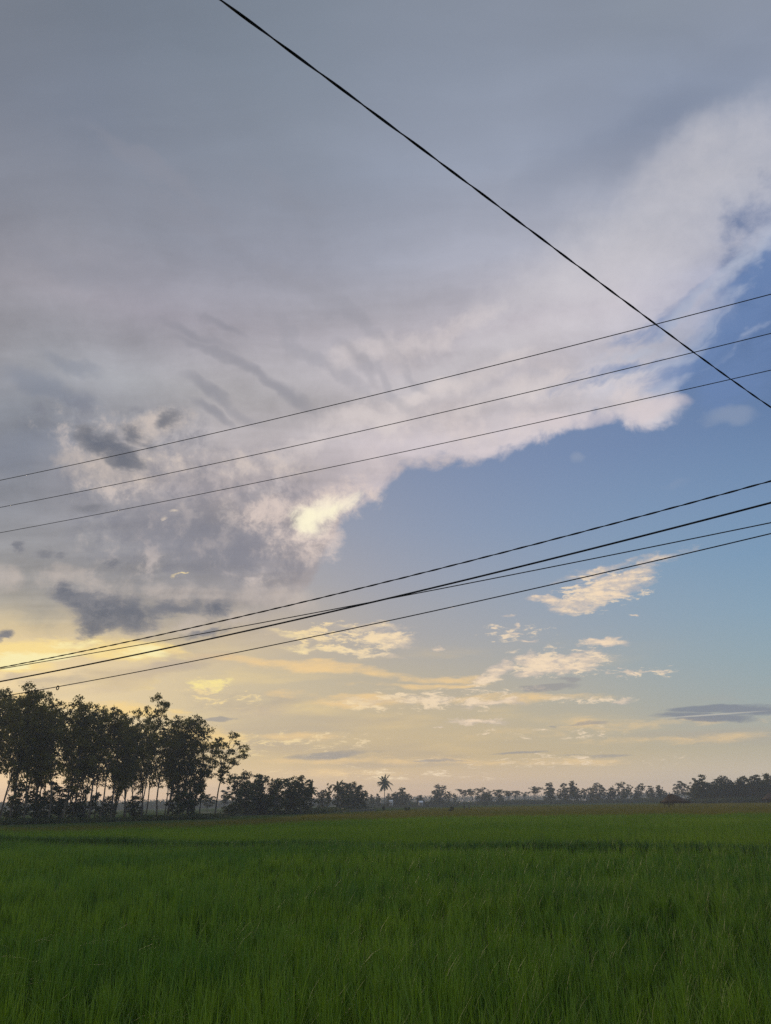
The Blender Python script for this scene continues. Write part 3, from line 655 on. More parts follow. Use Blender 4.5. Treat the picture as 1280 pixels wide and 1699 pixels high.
def lobe_tree(seed, H, prof, lobes, lobe_r, leaves, leaf, fork=0.35, r0=0.15, flat=0.75, lean=0.03, clumps=10, low_leaf=0.0, stems=1):
    """tree whose crown is many uneven leafy lobes filling a silhouette given as (height, half width)"""
    r = np.random.default_rng(seed); wood = Acc(); zs = [q[0] for q in prof]; ws = [q[1] for q in prof]
    pz = np.linspace(zs[0], zs[-1], 60); pw = np.interp(pz, zs, ws) + 0.15; cdf = np.cumsum(pw ** 1.3); cdf /= cdf[-1]
    paths = []
    for k in range(stems):
        p = np.array([r.normal(0, 0.25 * (stems > 1)), r.normal(0, 0.25 * (stems > 1)), -0.3]); d = unit(np.array([r.normal(0, lean), r.normal(0, lean), 1.0])); P = [p.copy()]
        for i in range(12):
            d = unit(d + np.array([r.normal(0, 0.045), r.normal(0, 0.045), 0.05])); p = p + d * (H * 0.88 + 0.3) / 12; P.append(p.copy())
        R = np.linspace(r0, r0 * 0.18, 13); R[0] *= 1.3; wood.tube(P, R, 7); paths.append(np.array(P))
    C, S = [], []
    for i in range(lobes):
        z = np.interp((i + r.uniform(0.1, 0.9)) / lobes, cdf, pz); w = np.interp(z, zs, ws); a = i * 2.39996 + r.uniform(-0.5, 0.5); rad = w * r.uniform(0.15, 0.95) ** 0.7
        lr = lobe_r * r.uniform(0.6, 1.3); rad = max(0.0, min(rad, w - lr * 0.3)); z = min(z, H - lr * flat * 0.8)
        P = paths[i % stems]; ax = np.array([np.interp(z, P[:, 2], P[:, 0]), np.interp(z, P[:, 2], P[:, 1])])
        c = np.array([ax[0] + math.cos(a) * rad, ax[1] + math.sin(a) * rad, z]); C.append(c); S.append(lr)
        zb = max(H * fork * r.uniform(0.8, 1.1), z - rad * r.uniform(0.9, 1.9) - 0.5); b = np.array([np.interp(zb, P[:, 2], P[:, 0]), np.interp(zb, P[:, 2], P[:, 1]), zb])
        m = b * 0.45 + c * 0.55 + np.array([0, 0, -0.12 * rad]) + r.normal(0, 0.12, 3)
        wood.tube([b, (b + m) / 2, m, c], np.array([0.4, 0.33, 0.24, 0.1]) * r0, 4)
        for q in range(3):
            e = c + unit(r.normal(0, 1, 3) + np.array([0, 0, 0.5])) * lr * 0.8; wood.tube([m, (m + e) / 2 + r.normal(0, 0.06, 3), e], np.array([0.16, 0.12, 0.06]) * r0 + 0.004, 3)
    Ls, Ts = [], []
    for c, lr in zip(C, S):
        n = int(leaves * (lr / lobe_r) ** 2); cc = r.normal(0, 1, (clumps, 3)); cc[:, 2] = cc[:, 2] * 0.8 + 0.25; cc /= np.linalg.norm(cc, axis=1)[:, None]
        cc *= lr * r.uniform(0.45, 1.0, (clumps, 1)); cc[:, 2] *= flat
        k = r.integers(0, clumps, n); o = r.normal(0, 1, (n, 3)) * lr * 0.19; o[:, 2] *= 0.7
        Ls.append(c + cc[k] + o); Ts.append(np.clip(r.uniform(0.15, 0.75) + r.uniform(-0.12, 0.12, clumps)[k] + r.uniform(-0.18, 0.18, n), 0, 1))
    L = np.concatenate(Ls); T = np.concatenate(Ts)
    a = r.normal(0, 1, (len(L), 3)); a /= np.linalg.norm(a, axis=1)[:, None]
    b = r.normal(0, 1, (len(L), 3)); b -= a * (a * b).sum(1)[:, None]; b /= np.linalg.norm(b, axis=1)[:, None]; s = leaf * r.uniform(0.6, 1.35, len(L))
    V = np.stack([L - a * s[:, None] * .6, L + b * s[:, None] * .34, L + a * s[:, None] * .6, L - b * s[:, None] * .34], 1).reshape(-1, 3)
    F = (np.arange(len(L))[:, None, None] * 4 + np.array([(0, 1, 2), (0, 2, 3)])[None]).reshape(-1, 3)
    return wood.mesh('trunk', tint=False), tri_mesh('crown', V, F, np.repeat(T, 4)), float(np.percentile(L[:, 2], 99.7)), float(np.percentile(np.hypot(L[:, 0], L[:, 1]), 96))

def grow_palm(seed, H=12.0, fronds=22, fl=3.4, r0=0.16, lean=0.05):
    r = np.random.default_rng(seed); wood = Acc(); p = np.zeros(3); d = unit(np.array([r.normal(0, lean), r.normal(0, lean), 1.0])); pts = [p - np.array([0, 0, 0.3])]
    for i in range(8):
        d = unit(d + np.array([r.normal(0, 0.02), r.normal(0, 0.02), 0.02])); p = p + d * (H - fl * 0.7) / 8; pts.append(p.copy())
    wood.tube(pts, np.linspace(r0 * 1.3, r0 * 0.8, len(pts)), 7)
    top = pts[-1]; lf = Acc()
    for i in range(fronds):
        a = 6.283 * i * 0.381966 + r.uniform(-0.2, 0.2); el = math.radians(80 - 125 * (i / fronds) ** 0.9 + r.uniform(-14, 14))
        q = top.copy(); dd = np.array([math.cos(a) * math.cos(el), math.sin(a) * math.cos(el), math.sin(el)]); L = fl * r.uniform(0.65, 1.15); P = [q.copy()]
        for k in range(8):
            dd = unit(dd + np.array([0, 0, -0.06 - 0.05 * k * math.cos(el) * 0.9])); q = q + dd * L / 8; P.append(q.copy())
        lf.add(*tube_arrays(P, np.linspace(0.04, 0.01, 9), 3), 0.6)
        P = np.array(P); side = unit(np.cross(P[1] - P[0], [0, 0, 1.0]))
        for k in np.linspace(0.8, 7.9, 26):
            i0 = int(k); b = P[i0] * (1 - (k - i0)) + P[min(i0 + 1, 8)] * (k - i0); ax = unit(P[min(i0 + 1, 8)] - P[max(i0 - 1, 0)])
            ll = L * 0.26 * math.sin(math.pi * min(1, 0.15 + k / 9.5)) ** 0.6
            for s in (-1, 1):
                e = b + side * s * ll * 0.8 + ax * ll * 0.35 + np.array([0, 0, -ll * r.uniform(0.25, 0.75)])
                w = ax * 0.05
                lf.add(np.array([b - w * 3.4, b + w * 3.4, e]), [(0, 1, 2)], r.uniform(0.2, 0.8))
    return wood.mesh('trunk', tint=False), lf.mesh('crown'), H, fl

def adopt(kind_name, proto, mats):
    wm, cm, H, W = proto
    if not wm.materials: wm.materials.append(MAT['bark'])
    if not cm.materials: cm.materials.append(mats)
    root = bpy.data.objects.new(kind_name, None); root.empty_display_size = 0.3; COL.objects.link(root)
    t = bpy.data.objects.new('trunk', wm); COL.objects.link(t); t.parent = root
    c = bpy.data.objects.new('crown', cm); COL.objects.link(c); c.parent = root
    return root, t, c

def copy_thing(root):
    c = root.copy(); COL.objects.link(c)
    for ch in root.children:
        k = ch.copy(); COL.objects.link(k); k.parent = c
    return c

class Kind:
    """prototypes of one kind of tree; the first use of each is the prototype itself"""
    def __init__(s, name, category, mat, protos):
        s.name, s.cat, s.mat, s.protos, s.made = name, category, mat, protos, {}
    def put(s, i, xy, H, label, group, width=None, rot=None):
        i = i % len(s.protos); P = s.protos[i]
        if i not in s.made: root, _, _ = adopt(s.name, P, MAT[s.mat]); s.made[i] = root
        else: root = copy_thing(s.made[i])
        root.location = (xy[0], xy[1], 0); k = H / P[2]; w = k if width is None else width / 2 / P[3]
        root.scale = (w, w, k); root.rotation_euler = (0, 0, rot if rot is not None else random.uniform(0, 6.28))
        props(root, label, s.cat, group); return root

random.seed(11)
U = random.Random(3).uniform
def rub(i):
    t = U(0.20, 0.42)
    return lobe_tree(100 + i, 17, [(17 * t, U(.5, 1.3)), (17 * (t + .14), U(1.6, 2.4)), (11.5, U(2.5, 3.1)), (14.4, U(2.2, 2.9)), (16.2, U(1.0, 1.9)), (17, 0.4)], 21, 1.12, 175, 0.26, fork=t * 0.8, r0=0.15, lean=0.05)
rubber = Kind('rubber_tree', 'tree', 'rubber', [rub(i) for i in range(8)])
airy = Kind('rubber_tree', 'tree', 'rubber', [lobe_tree(140 + i, 17, [(6.5, .8), (9, 1.8), (12, 2.8), (14.5, 2.9), (16.3, 1.6), (17, .4)], 20, 0.9, 180, 0.25, fork=0.4, r0=0.13, lean=0.05) for i in range(3)])
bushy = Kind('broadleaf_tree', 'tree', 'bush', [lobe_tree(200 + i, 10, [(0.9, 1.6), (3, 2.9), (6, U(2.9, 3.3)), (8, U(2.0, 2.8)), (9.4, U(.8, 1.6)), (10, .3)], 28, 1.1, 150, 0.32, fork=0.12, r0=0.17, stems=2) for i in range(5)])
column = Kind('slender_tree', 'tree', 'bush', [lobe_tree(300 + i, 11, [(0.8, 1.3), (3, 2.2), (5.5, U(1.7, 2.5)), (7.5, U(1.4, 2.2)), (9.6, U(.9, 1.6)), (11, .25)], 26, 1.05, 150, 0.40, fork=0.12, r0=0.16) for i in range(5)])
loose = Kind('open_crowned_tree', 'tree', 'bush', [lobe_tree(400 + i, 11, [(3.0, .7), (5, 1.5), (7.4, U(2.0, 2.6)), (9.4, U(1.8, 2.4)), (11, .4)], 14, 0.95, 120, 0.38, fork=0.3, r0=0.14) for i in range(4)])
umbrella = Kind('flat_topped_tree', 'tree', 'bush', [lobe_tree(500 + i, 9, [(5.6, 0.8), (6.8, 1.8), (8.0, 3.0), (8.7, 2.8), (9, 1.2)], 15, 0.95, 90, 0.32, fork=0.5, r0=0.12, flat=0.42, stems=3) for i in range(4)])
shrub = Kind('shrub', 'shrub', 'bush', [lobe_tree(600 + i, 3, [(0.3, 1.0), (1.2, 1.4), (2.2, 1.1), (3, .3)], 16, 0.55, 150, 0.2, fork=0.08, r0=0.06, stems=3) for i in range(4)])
palm = Kind('coconut_palm', 'palm', 'palm', [grow_palm(700, 14, 28, 4.9), grow_palm(701, 10, 20, 3.2), grow_palm(702, 9, 18, 2.8)])

# ---- grove on the left, a plantation in rows
ORD = 'first second third fourth fifth sixth seventh eighth ninth tenth eleventh twelfth thirteenth fourteenth fifteenth sixteenth seventeenth eighteenth nineteenth twentieth'.split()
def base_dist(px):                                   # front edge of the grove
    return float(np.interp(px, [-120, 0, 180, 300, 360], [118, 122, 127, 132, 138]))
TOPS = lambda px: float(np.interp(px, [-120, 0, 14, 34, 60, 95, 125, 165, 200, 222, 262, 290, 330, 360], [1120, 1134, 1136, 1158, 1149, 1165, 1160, 1178, 1182, 1172, 1190, 1188, 1196, 1215]))
front = [(2, 0, 1132), (20, 2, 1146), (42, 4, 1160), (62, 1, 1148), (84, 5, 1163), (106, 0, 1168), (121, 3, 1160), (150, 2, 1176), (168, 6, 1175), (186, 4, 1184), (210, 1, 1180), (262, 5, 1196), (280, 2, 1188), (297, 6, 1187), (322, 0, 1196)]
G = 'rubber trees of the left grove'
for i, (px, k, top) in enumerate(front):
    d = base_dist(px) + random.uniform(-1.5, 2.5)
    if i == 0: lab = 'tallest leafy rubber tree cut by the left picture edge'
    elif i == len(front) - 1: lab = 'rubber tree at the right end of the grove front, left of the leaning one'
    else: lab = '%s rubber tree from the left picture edge along the grove front' % ORD[i]
    rubber.put(k, place(px, d), height_to(px + 8, top, d) * 1.0, lab, G, width=random.uniform(6.2, 7.8))
d = 131; airy.put(0, place(236, d), height_to(244, 1152, d), 'rubber tree with thin lacy crown poking above the grove top', G, width=6.2)
d = 140; airy.put(1, place(358, d), height_to(380, 1214, d), 'lone thin rubber tree off the right end of the grove with an open crown', None, width=8.0, rot=0.0).rotation_euler[1] = 0.11
d = 134; airy.put(2, place(332, d), height_to(348, 1236, d), 'small leaning rubber tree just left of the lone end tree', G, width=5.0)
rows = 0
for row, (dd, n) in enumerate(((7, 12), (15, 10), (26, 8))):
    for j in range(n):
        px = -60 + (385 - row * 14) * (j + random.uniform(0.15, 0.85)) / n
        d = base_dist(px) + dd + random.uniform(-2, 2)
        rubber.put(random.randrange(7), place(px, d), height_to(px + 8, TOPS(px) + random.uniform(4, 34), d), 'rubber tree standing in the shaded rows behind the grove front', G, width=random.uniform(5.0, 6.8))
und = [(28, 1.5, 5.2), (72, 2, 4.0), (100, 3, 5.6), (142, 1, 5.0), (178, 2, 3.6), (226, 3, 3.6)]
for i, (px, dd, h) in enumerate(und):
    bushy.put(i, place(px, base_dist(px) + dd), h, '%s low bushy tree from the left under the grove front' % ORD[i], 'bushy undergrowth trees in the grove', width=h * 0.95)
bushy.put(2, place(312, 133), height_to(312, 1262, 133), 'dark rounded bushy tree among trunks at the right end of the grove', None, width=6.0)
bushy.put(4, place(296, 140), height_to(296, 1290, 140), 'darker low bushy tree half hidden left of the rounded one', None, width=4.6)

# ---- mid grove, right of the lone tree
MID = [('bushy', 0, 398, 1281, 168, 6.4, 'round-topped pale crowned tree at the left end of the middle grove'),
 ('bushy', 1, 412, 1296, 165, 5.4, 'dark low tree with a split trunk near the left end of the middle grove'),
 ('column', 0, 426, 1286, 172, 4.0, 'narrow upright tree just right of the middle grove\'s left end'),
 ('bushy', 3, 442, 1287, 170, 6.2, 'broad dark tree left of the centre of the middle grove'),
 ('bushy', 4, 458, 1292, 166, 6.0, 'dense broad tree at the centre of the middle grove, slightly lower than its neighbours'),
 ('bushy', 2, 474, 1291, 174, 6.4, 'dense wide tree right of the centre of the middle grove'),
 ('loose', 0, 500, 1287, 168, 5.6, 'tree with a thin feathery top standing left of the short palm'),
 ('bushy', 0, 489, 1298, 176, 5.4, 'low full tree between the wide one and the feathery one'),
 ('bushy', 1, 508, 1306, 180, 4.6, 'low dark tree at the foot of the short palm'),
 ('bushy', 3, 537, 1311, 250, 5.6, 'low spreading tree right after the gap beside the short palm'),
 ('loose', 1, 547, 1300, 240, 3.0, 'thin spiky tree left of the middle palm'),
 ('bushy', 4, 566, 1304, 236, 6.0, 'dark rounded tree standing right of the middle palm'),
 ('bushy', 2, 577, 1298, 240, 6.6, 'taller full tree in the right part of the middle grove'),
 ('bushy', 1, 588, 1298, 244, 6.4, 'airy browner topped tree near the right end of the middle grove'),
 ('column', 1, 600, 1303, 238, 4.6, 'dark upright tree closing the right end of the middle grove')]
KIND = {'bushy': bushy, 'column': column, 'loose': loose, 'umbrella': umbrella, 'palm': palm, 'shrub': shrub}
for k, i, px, top, d, w, lab in MID:
    KIND[k].put(i, place(px, d), height_to(px, top, d), lab, 'trees of the middle grove', width=w)
palm.put(1, place(518, 176), height_to(520, 1299, 176), 'short coconut palm with drooping fronds in the middle grove', 'coconut palms')
palm.put(2, place(559, 238), height_to(559, 1295, 238), 'coconut palm with raised fronds sticking out of the middle grove', 'coconut palms')
palm.put(0, place(639, 390), height_to(641, 1287, 390), 'tall lone coconut palm standing clear against the yellow sky', 'coconut palms', rot=1.2)

# ---- small trees seen between the groves
FAR = [('loose', 0, 345, 1318, 260, 5.0, 'pale hazy tree seen through the grove left of the lone tree'),
 ('loose', 1, 372, 1308, 270, 5.0, 'faint tree just right of the lone thin tree'),
 ('shrub', 0, 386, 1333, 158, 3.6, 'round dark shrub at the left foot of the middle grove'),
 ('loose', 2, 612, 1315, 380, 4.6, 'small rounded tree right after the middle grove'),
 ('column', 2, 618, 1318, 390, 3.2, 'stubby tree right after the middle grove, second in line'),
 ('column', 3, 628, 1317, 400, 3.4, 'square topped little tree left of the tall palm'),
 ('column', 0, 645, 1317, 410, 3.0, 'thin tree tucked against the right side of the tall palm'),
 ('bushy', 1, 655, 1317, 400, 6.0, 'broad low tree beside the pale roofed shed right of the palm'),
 ('column', 4, 669, 1307, 405, 5.0, 'pointed tall tree standing in the clump right of the palm'),
 ('bushy', 3, 662, 1314, 396, 5.4, 'bushy tree filling the clump right of the palm'),
 ('loose', 3, 679, 1317, 400, 4.2, 'ragged tree at the right end of the clump beyond the palm'),
 ('column', 1, 697, 1320, 420, 4.0, 'little dark tree rising behind the tiny white house'),
 ('column', 2, 701, 1319, 428, 2.8, 'narrower twin of the little tree behind the white house'),
 ('column', 3, 714, 1326, 430, 2.6, 'very small pointed tree alone in the bright gap'),
 ('bushy', 0, 731, 1302, 430, 7.4, 'tall rounded tree opening the far row after the bright gap'),
 ('bushy', 2, 722, 1311, 432, 5.0, 'lower left shoulder tree against the tall rounded one'),
 ('loose', 0, 744, 1313, 430, 4.4, 'thin crowned tree at the right side of the tall rounded one'),
 ('loose', 2, 757, 1316, 435, 5.0, 'low ragged tree left of the flat topped ones'),
 ('umbrella', 0, 771, 1309, 450, 8.0, 'leftmost flat topped tree with bare legs'),
 ('umbrella', 1, 784, 1309, 455, 8.0, 'second flat topped tree from the left, crown joined with its neighbours'),
 ('bushy', 4, 800, 1307, 440, 8.0, 'dense tall tree in the middle of the flat topped ones'),
 ('bushy', 1, 812, 1313, 444, 6.0, 'dense lower tree right of the tall one among flat tops'),
 ('umbrella', 2, 825, 1310, 455, 8.0, 'flat topped tree right of the dense pair'),
 ('column', 0, 832, 1314, 446, 4.0, 'dark squat tree under the flat tops'),
 ('umbrella', 3, 844, 1312, 460, 7.4, 'small flat topped tree with sky under its crown'),
 ('umbrella', 0, 857, 1312, 462, 7.4, 'low flat topped tree left of the highest one'),
 ('umbrella', 1, 888, 1305, 450, 9.0, 'highest and widest flat topped tree, standing apart'),
 ('umbrella', 2, 871, 1314, 466, 6.0, 'faint low flat topped tree left of the widest one'),
 ('column', 4, 914, 1299, 440, 5.8, 'dark pointed tree with layered sides right of the flat tops'),
 ('loose', 1, 927, 1309, 445, 3.6, 'small open tree between two dark pointed ones'),
 ('column', 1, 936, 1300, 440, 6.6, 'dark rounded column tree, second of the tall row'),
 ('loose', 2, 948, 1310, 446, 3.4, 'thin low tree right of the second column tree'),
 ('column', 2, 958, 1296, 436, 6.4, 'tallest column tree of the far row with a tufted top'),
 ('loose', 3, 970, 1308, 446, 4.0, 'see-through tree right of the tallest column tree'),
 ('bushy', 0, 980, 1307, 442, 5.6, 'dense low tree left of the broad twin crowned one'),
 ('bushy', 3, 991, 1299, 438, 6.4, 'broad tree with two heads in the middle of the right half row'),
 ('loose', 0, 1003, 1306, 446, 4.6, 'thin tree in the row right of the two headed one'),
 ('column', 3, 1012, 1308, 444, 5.4, 'low full tree left of the open round crown'),
 ('loose', 1, 1020, 1304, 446, 5.0, 'open round crowned tree with bare lower stem'),
 ('bushy', 4, 1034, 1298, 438, 7.4, 'heavy leaning crown tree, last big one of the far row'),
 ('loose', 2, 1047, 1302, 446, 4.6, 'pale thin tree after the heavy crown'),
 ('column', 4, 1057, 1311, 452, 3.6, 'short column tree before the lone open one'),
 ('loose', 3, 1063, 1300, 446, 5.0, 'lone open tree with a round head on a bare stem'),
 ('loose', 0, 1075, 1311, 450, 1.8, 'spindly bent little tree in the gap'),
 ('column', 0, 1084, 1304, 446, 5.0, 'rounded narrow tree left of the thatched shelter'),
 ('column', 2, 1101, 1303, 440, 5.8, 'rounded column tree just behind the left side of the thatched shelter'),
 ('loose', 1, 1126, 1302, 430, 4.4, 'thin tree rising behind the shelter roof'),
 ('loose', 3, 1137, 1296, 430, 6.2, 'open spreading tree behind the right side of the shelter')]
for k, i, px, top, d, w, lab in FAR:
    KIND[k].put(i, place(px, d), height_to(px, top, d), lab, 'trees of the far row' if px > 720 else None, width=w * (1.0 if k == 'umbrella' else 1.1))

# ---- dark wood at the right edge
RIGHT = [(1154, 1298, 'loose', 5.0), (1162, 1291, 'column', 4.4), (1171, 1286, 'column', 5.4), (1181, 1297, 'bushy', 6.0), (1190, 1299, 'bushy', 5.6), (1201, 1291, 'bushy', 6.4), (1209, 1287, 'bushy', 6.6),
 (1219, 1294, 'bushy', 6.0), (1227, 1294, 'column', 4.6), (1236, 1290, 'bushy', 5.6), (1245, 1288, 'column', 5.0), (1254, 1288, 'bushy', 5.8), (1263, 1286, 'column', 5.0), (1271, 1288, 'bushy', 5.6), (1279, 1284, 'column', 5.0), (1292, 1282, 'bushy', 6.0)]
RL = ['ragged open tree at the left tip of the right wood', 'second tree of the right wood, thin with a bare side', 'tall spire-like tree near the left tip of the right wood', 'low tree in the first dip of the right wood', 'lower neighbour in the first dip of the right wood, nearer the rounded hump',
      'left half of the rounded hump in the right wood', 'top of the rounded hump in the right wood', 'tree sloping down right of the hump in the right wood', 'small topped tree in the second dip of the right wood', 'tree climbing out of the second dip of the right wood',
      'upright tree with a bumpy top right of the second dip', 'broad tree in the even stretch of the right wood', 'upright tree in the even stretch near the picture edge', 'broad tree near the picture edge of the right wood', 'tallest upright tree at the right picture edge', 'tree running out of the right picture edge']
for j, ((px, top, k, w), lab) in enumerate(zip(RIGHT, RL)):
    d = 330 + random.uniform(-6, 6); KIND[k].put(j * 2 + 1, place(px, d), height_to(px, top, d), lab, 'trees of the right wood', width=w * 1.05)
for j in range(22):
    px = 1152 + j * 6.6; d = 342 + random.uniform(0, 14)
    bushy.put(j, place(px, d), height_to(px, float(np.interp(px, [1150, 1175, 1190, 1205, 1225, 1290], [1306, 1296, 1303, 1296, 1300, 1294])) + random.uniform(0, 6), d), 'tree packed in the dark back row of the right wood', 'back row of the right wood', width=random.uniform(6, 7.4))

# ---- shrubs on the banks
for px, py, h, w, lab in ((637, 1345, 1.0, 1.6, 'small dark bush on the field bank below the tall palm'), (674, 1347, 0.7, 1.0, 'left one of two tiny bushes in the far rice'), (678.5, 1347, 0.7, 1.0, 'right one of two tiny bushes in the far rice'),
                          (750, 1348, 0.8, 1.6, 'low dark clump in the far rice below the rounded tree'), (806, 1337, 1.8, 3.6, 'dark low shrub on the field edge under the dense far trees'), (1104, 1334, 1.7, 1.7, 'small dark bush against the left corner of the thatched shelter')):
    p = ground_at(px, py, 0.0); shrub.put(int(px) % 4, p, h * 0.7 + 0.5, lab, None, width=w * 0.8)

# ---- masses nobody could count
def leafy_band(name, pts, h, depth, n, leaf, label, mat, kindname='undergrowth', rough=0.5, seed=1):
    r = np.random.default_rng(seed); seg = [np.linalg.norm(b - a) for a, b in zip(pts[:-1], pts[1:])]; tot = sum(seg); cum = np.concatenate([[0], np.cumsum(seg)])
    s = r.uniform(0, tot, n); P = np.stack([np.interp(s, cum, [p[i] for p in pts]) for i in range(2)], 1)
    prof = 0.5 + 0.5 * (np.sin(s * 0.11 + seed) * 0.4 + np.sin(s * 0.29 + 2 * seed) * 0.3 + np.sin(s * 0.83) * 0.3)
    prof = (1 - rough) + rough * prof
    z = h * prof * (r.uniform(0, 1, n) ** 0.8)
    P += r.normal(0, depth / 2, (n, 2)); L = np.concatenate([P, z[:, None]], 1)
    a = unit_rows(r.normal(0, 1, (n, 3))); b = r.normal(0, 1, (n, 3)); b -= a * (a * b).sum(1)[:, None]; b = unit_rows(b); sz = leaf * r.uniform(0.5, 1.4, n)
    V = np.stack([L - a * sz[:, None] * .6, L + b * sz[:, None] * .4, L + a * sz[:, None] * .6, L - b * sz[:, None] * .4], 1).reshape(-1, 3)
    F = (np.arange(n)[:, None, None] * 4 + np.array([(0, 1, 2), (0, 2, 3)])[None]).reshape(-1, 3)
    o = link(name, tri_mesh(name, V, F, np.repeat(r.uniform(0.1, 0.7, n), 4)), MAT[mat]); return props(o, label, kindname, kind='stuff')
def unit_rows(v): return v / (np.linalg.norm(v, axis=1)[:, None] + 1e-9)
leafy_band('undergrowth', [place(x, base_dist(min(x, 360)) - 2.5) for x in (-120, 0, 100, 200, 300, 345)], 0.9, 4.5, 20000, 0.22, 'dark weeds and saplings along the foot of the left grove', 'bush', rough=0.6, seed=2)
leafy_band('undergrowth', [place(x, 172) for x in (382, 430, 480, 520)] + [place(x, 240) for x in (540, 605)], 1.1, 5, 12000, 0.3, 'low scrub along the foot of the middle grove', 'bush', rough=0.6, seed=3)
leafy_band('undergrowth', [place(x, 436) for x in (600, 700, 800, 900, 1000, 1100, 1160)], 2.7, 10, 26000, 0.55, 'dark scrub line under the far row of trees', 'bush', rough=0.8, seed=4)
leafy_band('undergrowth', [place(x, 322) for x in (1146, 1200, 1290, 1340)], 2.0, 6, 12000, 0.45, 'dark scrub at the foot of the right wood', 'bush', rough=0.5, seed=5)
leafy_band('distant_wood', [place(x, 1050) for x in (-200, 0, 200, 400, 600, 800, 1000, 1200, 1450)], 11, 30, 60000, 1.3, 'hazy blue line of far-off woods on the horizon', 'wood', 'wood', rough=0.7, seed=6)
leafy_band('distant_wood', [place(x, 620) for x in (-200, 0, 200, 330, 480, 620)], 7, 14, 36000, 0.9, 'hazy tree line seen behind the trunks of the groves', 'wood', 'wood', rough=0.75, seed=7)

# ---------------------------------------------------------------- thatched field shelters
def shelter(px, py, scale, yaw, label, flip=1):
    root = bpy.data.objects.new('field_shelter', None); COL.objects.link(root)
    p = ground_at(px, py, 0.0); root.location = (p[0], p[1], 0.42); root.rotation_euler = (0, 0, yaw); root.scale = (scale * flip, scale, scale)
    props(root, label, 'hut')
    r = np.random.default_rng(5)
    # sagging thatch: short hipped left side, long slope to the right, ragged eaves, thick
    xs = np.linspace(-2.6, 3.6, 24); prof = np.interp(xs, [-2.6, -1.9, -1.0, -0.2, 0.8, 1.8, 3.0, 3.6], [1.35, 2.05, 2.85, 3.05, 2.75, 2.35, 1.55, 1.25])
    V, F = [], []; ny = 8
    for i, x in enumerate(xs):
        half = 1.9 * (1 - 0.25 * abs(x - 0.4) / 3)
        for side in (0, 1):
            for j in range(ny + 1):
                v = -1 + 2 * j / ny; z = prof[i] - abs(v) ** 1.3 * (prof[i] - 1.15) * 0.85 + r.normal(0, 0.03)
                if abs(v) == 1: z -= r.uniform(0, 0.22)
                V.append((x, v * half, z - side * 0.22))
    W = 2 * (ny + 1)
    for i in range(len(xs) - 1):
        for j in range(ny):
            a = i * W + j; F.append((a, a + W, a + W + 1, a + 1)); b = a + ny + 1; F.append((b, b + 1, b + W + 1, b + W))
        for j in (0, ny): a = i * W + j; F.append((a, a + ny + 1, a + W + ny + 1, a + W) if j == 0 else (a, a + W, a + W + ny + 1, a + ny + 1))
    for i in (0, len(xs) - 1):
        for j in range(ny): a = i * W + j; F.append((a, a + 1, a + ny + 2, a + ny + 1))
    me = bpy.data.meshes.new('roof'); me.from_pydata(V, [], F); me.update(); link('roof', me, MAT['thatch'], root)
    for (x, y) in ((-1.9, -1.2), (-1.9, 1.2), (-0.7, -1.2), (-0.7, 1.2), (2.1, -1.1), (2.1, 1.1)):
        a = Acc(); a.tube([(x, y, -0.9), (x + 0.03, y, 0.7), (x, y, 1.6)], [0.07, 0.06, 0.055], 7); link('post', a.mesh('post', tint=False), MAT['bamboo'], root)
    a = Acc()
    for k in range(12): a.box((-1.3, -1.3 + k * 0.235, 0.62), (1.9, 0.16, 0.05))
    for x in (-2.1, -0.5): a.box((x, 0, 0.56), (0.09, 2.8, 0.07))
    link('platform', a.mesh('platform', tint=False), MAT['bamboo'], root)
    a = Acc(); a.tube([(-2.3, -1.35, 0.60), (-0.4, -1.35, 0.28)], [0.045, 0.04], 6); a.tube([(-2.3, -1.4, 0.25), (-0.4, -1.4, 0.72)], [0.045, 0.04], 6); link('brace', a.mesh('brace', tint=False), MAT['bamboo'], root)
    a = Acc(); n = 2600; L = np.stack([r.uniform(-2.7, 3.7, n), np.sign(r.uniform(-1, 1, n)) * r.uniform(1.45, 1.95, n), r.uniform(0.9, 1.35, n)], 1)
    e = L + np.stack([r.normal(0, 0.05, n), r.normal(0, 0.05, n), -r.uniform(0.1, 0.3, n)], 1)
    V = np.stack([L - [0.03, 0, 0], L + [0.03, 0, 0], e], 1).reshape(-1, 3); link('thatch_fringe', tri_mesh('thatch_fringe', V, np.arange(3 * n).reshape(-1, 3), np.full(3 * n, 0.5)), MAT['thatch'], root)
    return root
shelter(1119, 1342, 0.80, 0.05, 'thatched shelter with sagging roof on bamboo posts in the rice')
shelter(1283, 1335, 0.85, -0.05, 'dark thatched shelter cut off by the right picture edge')

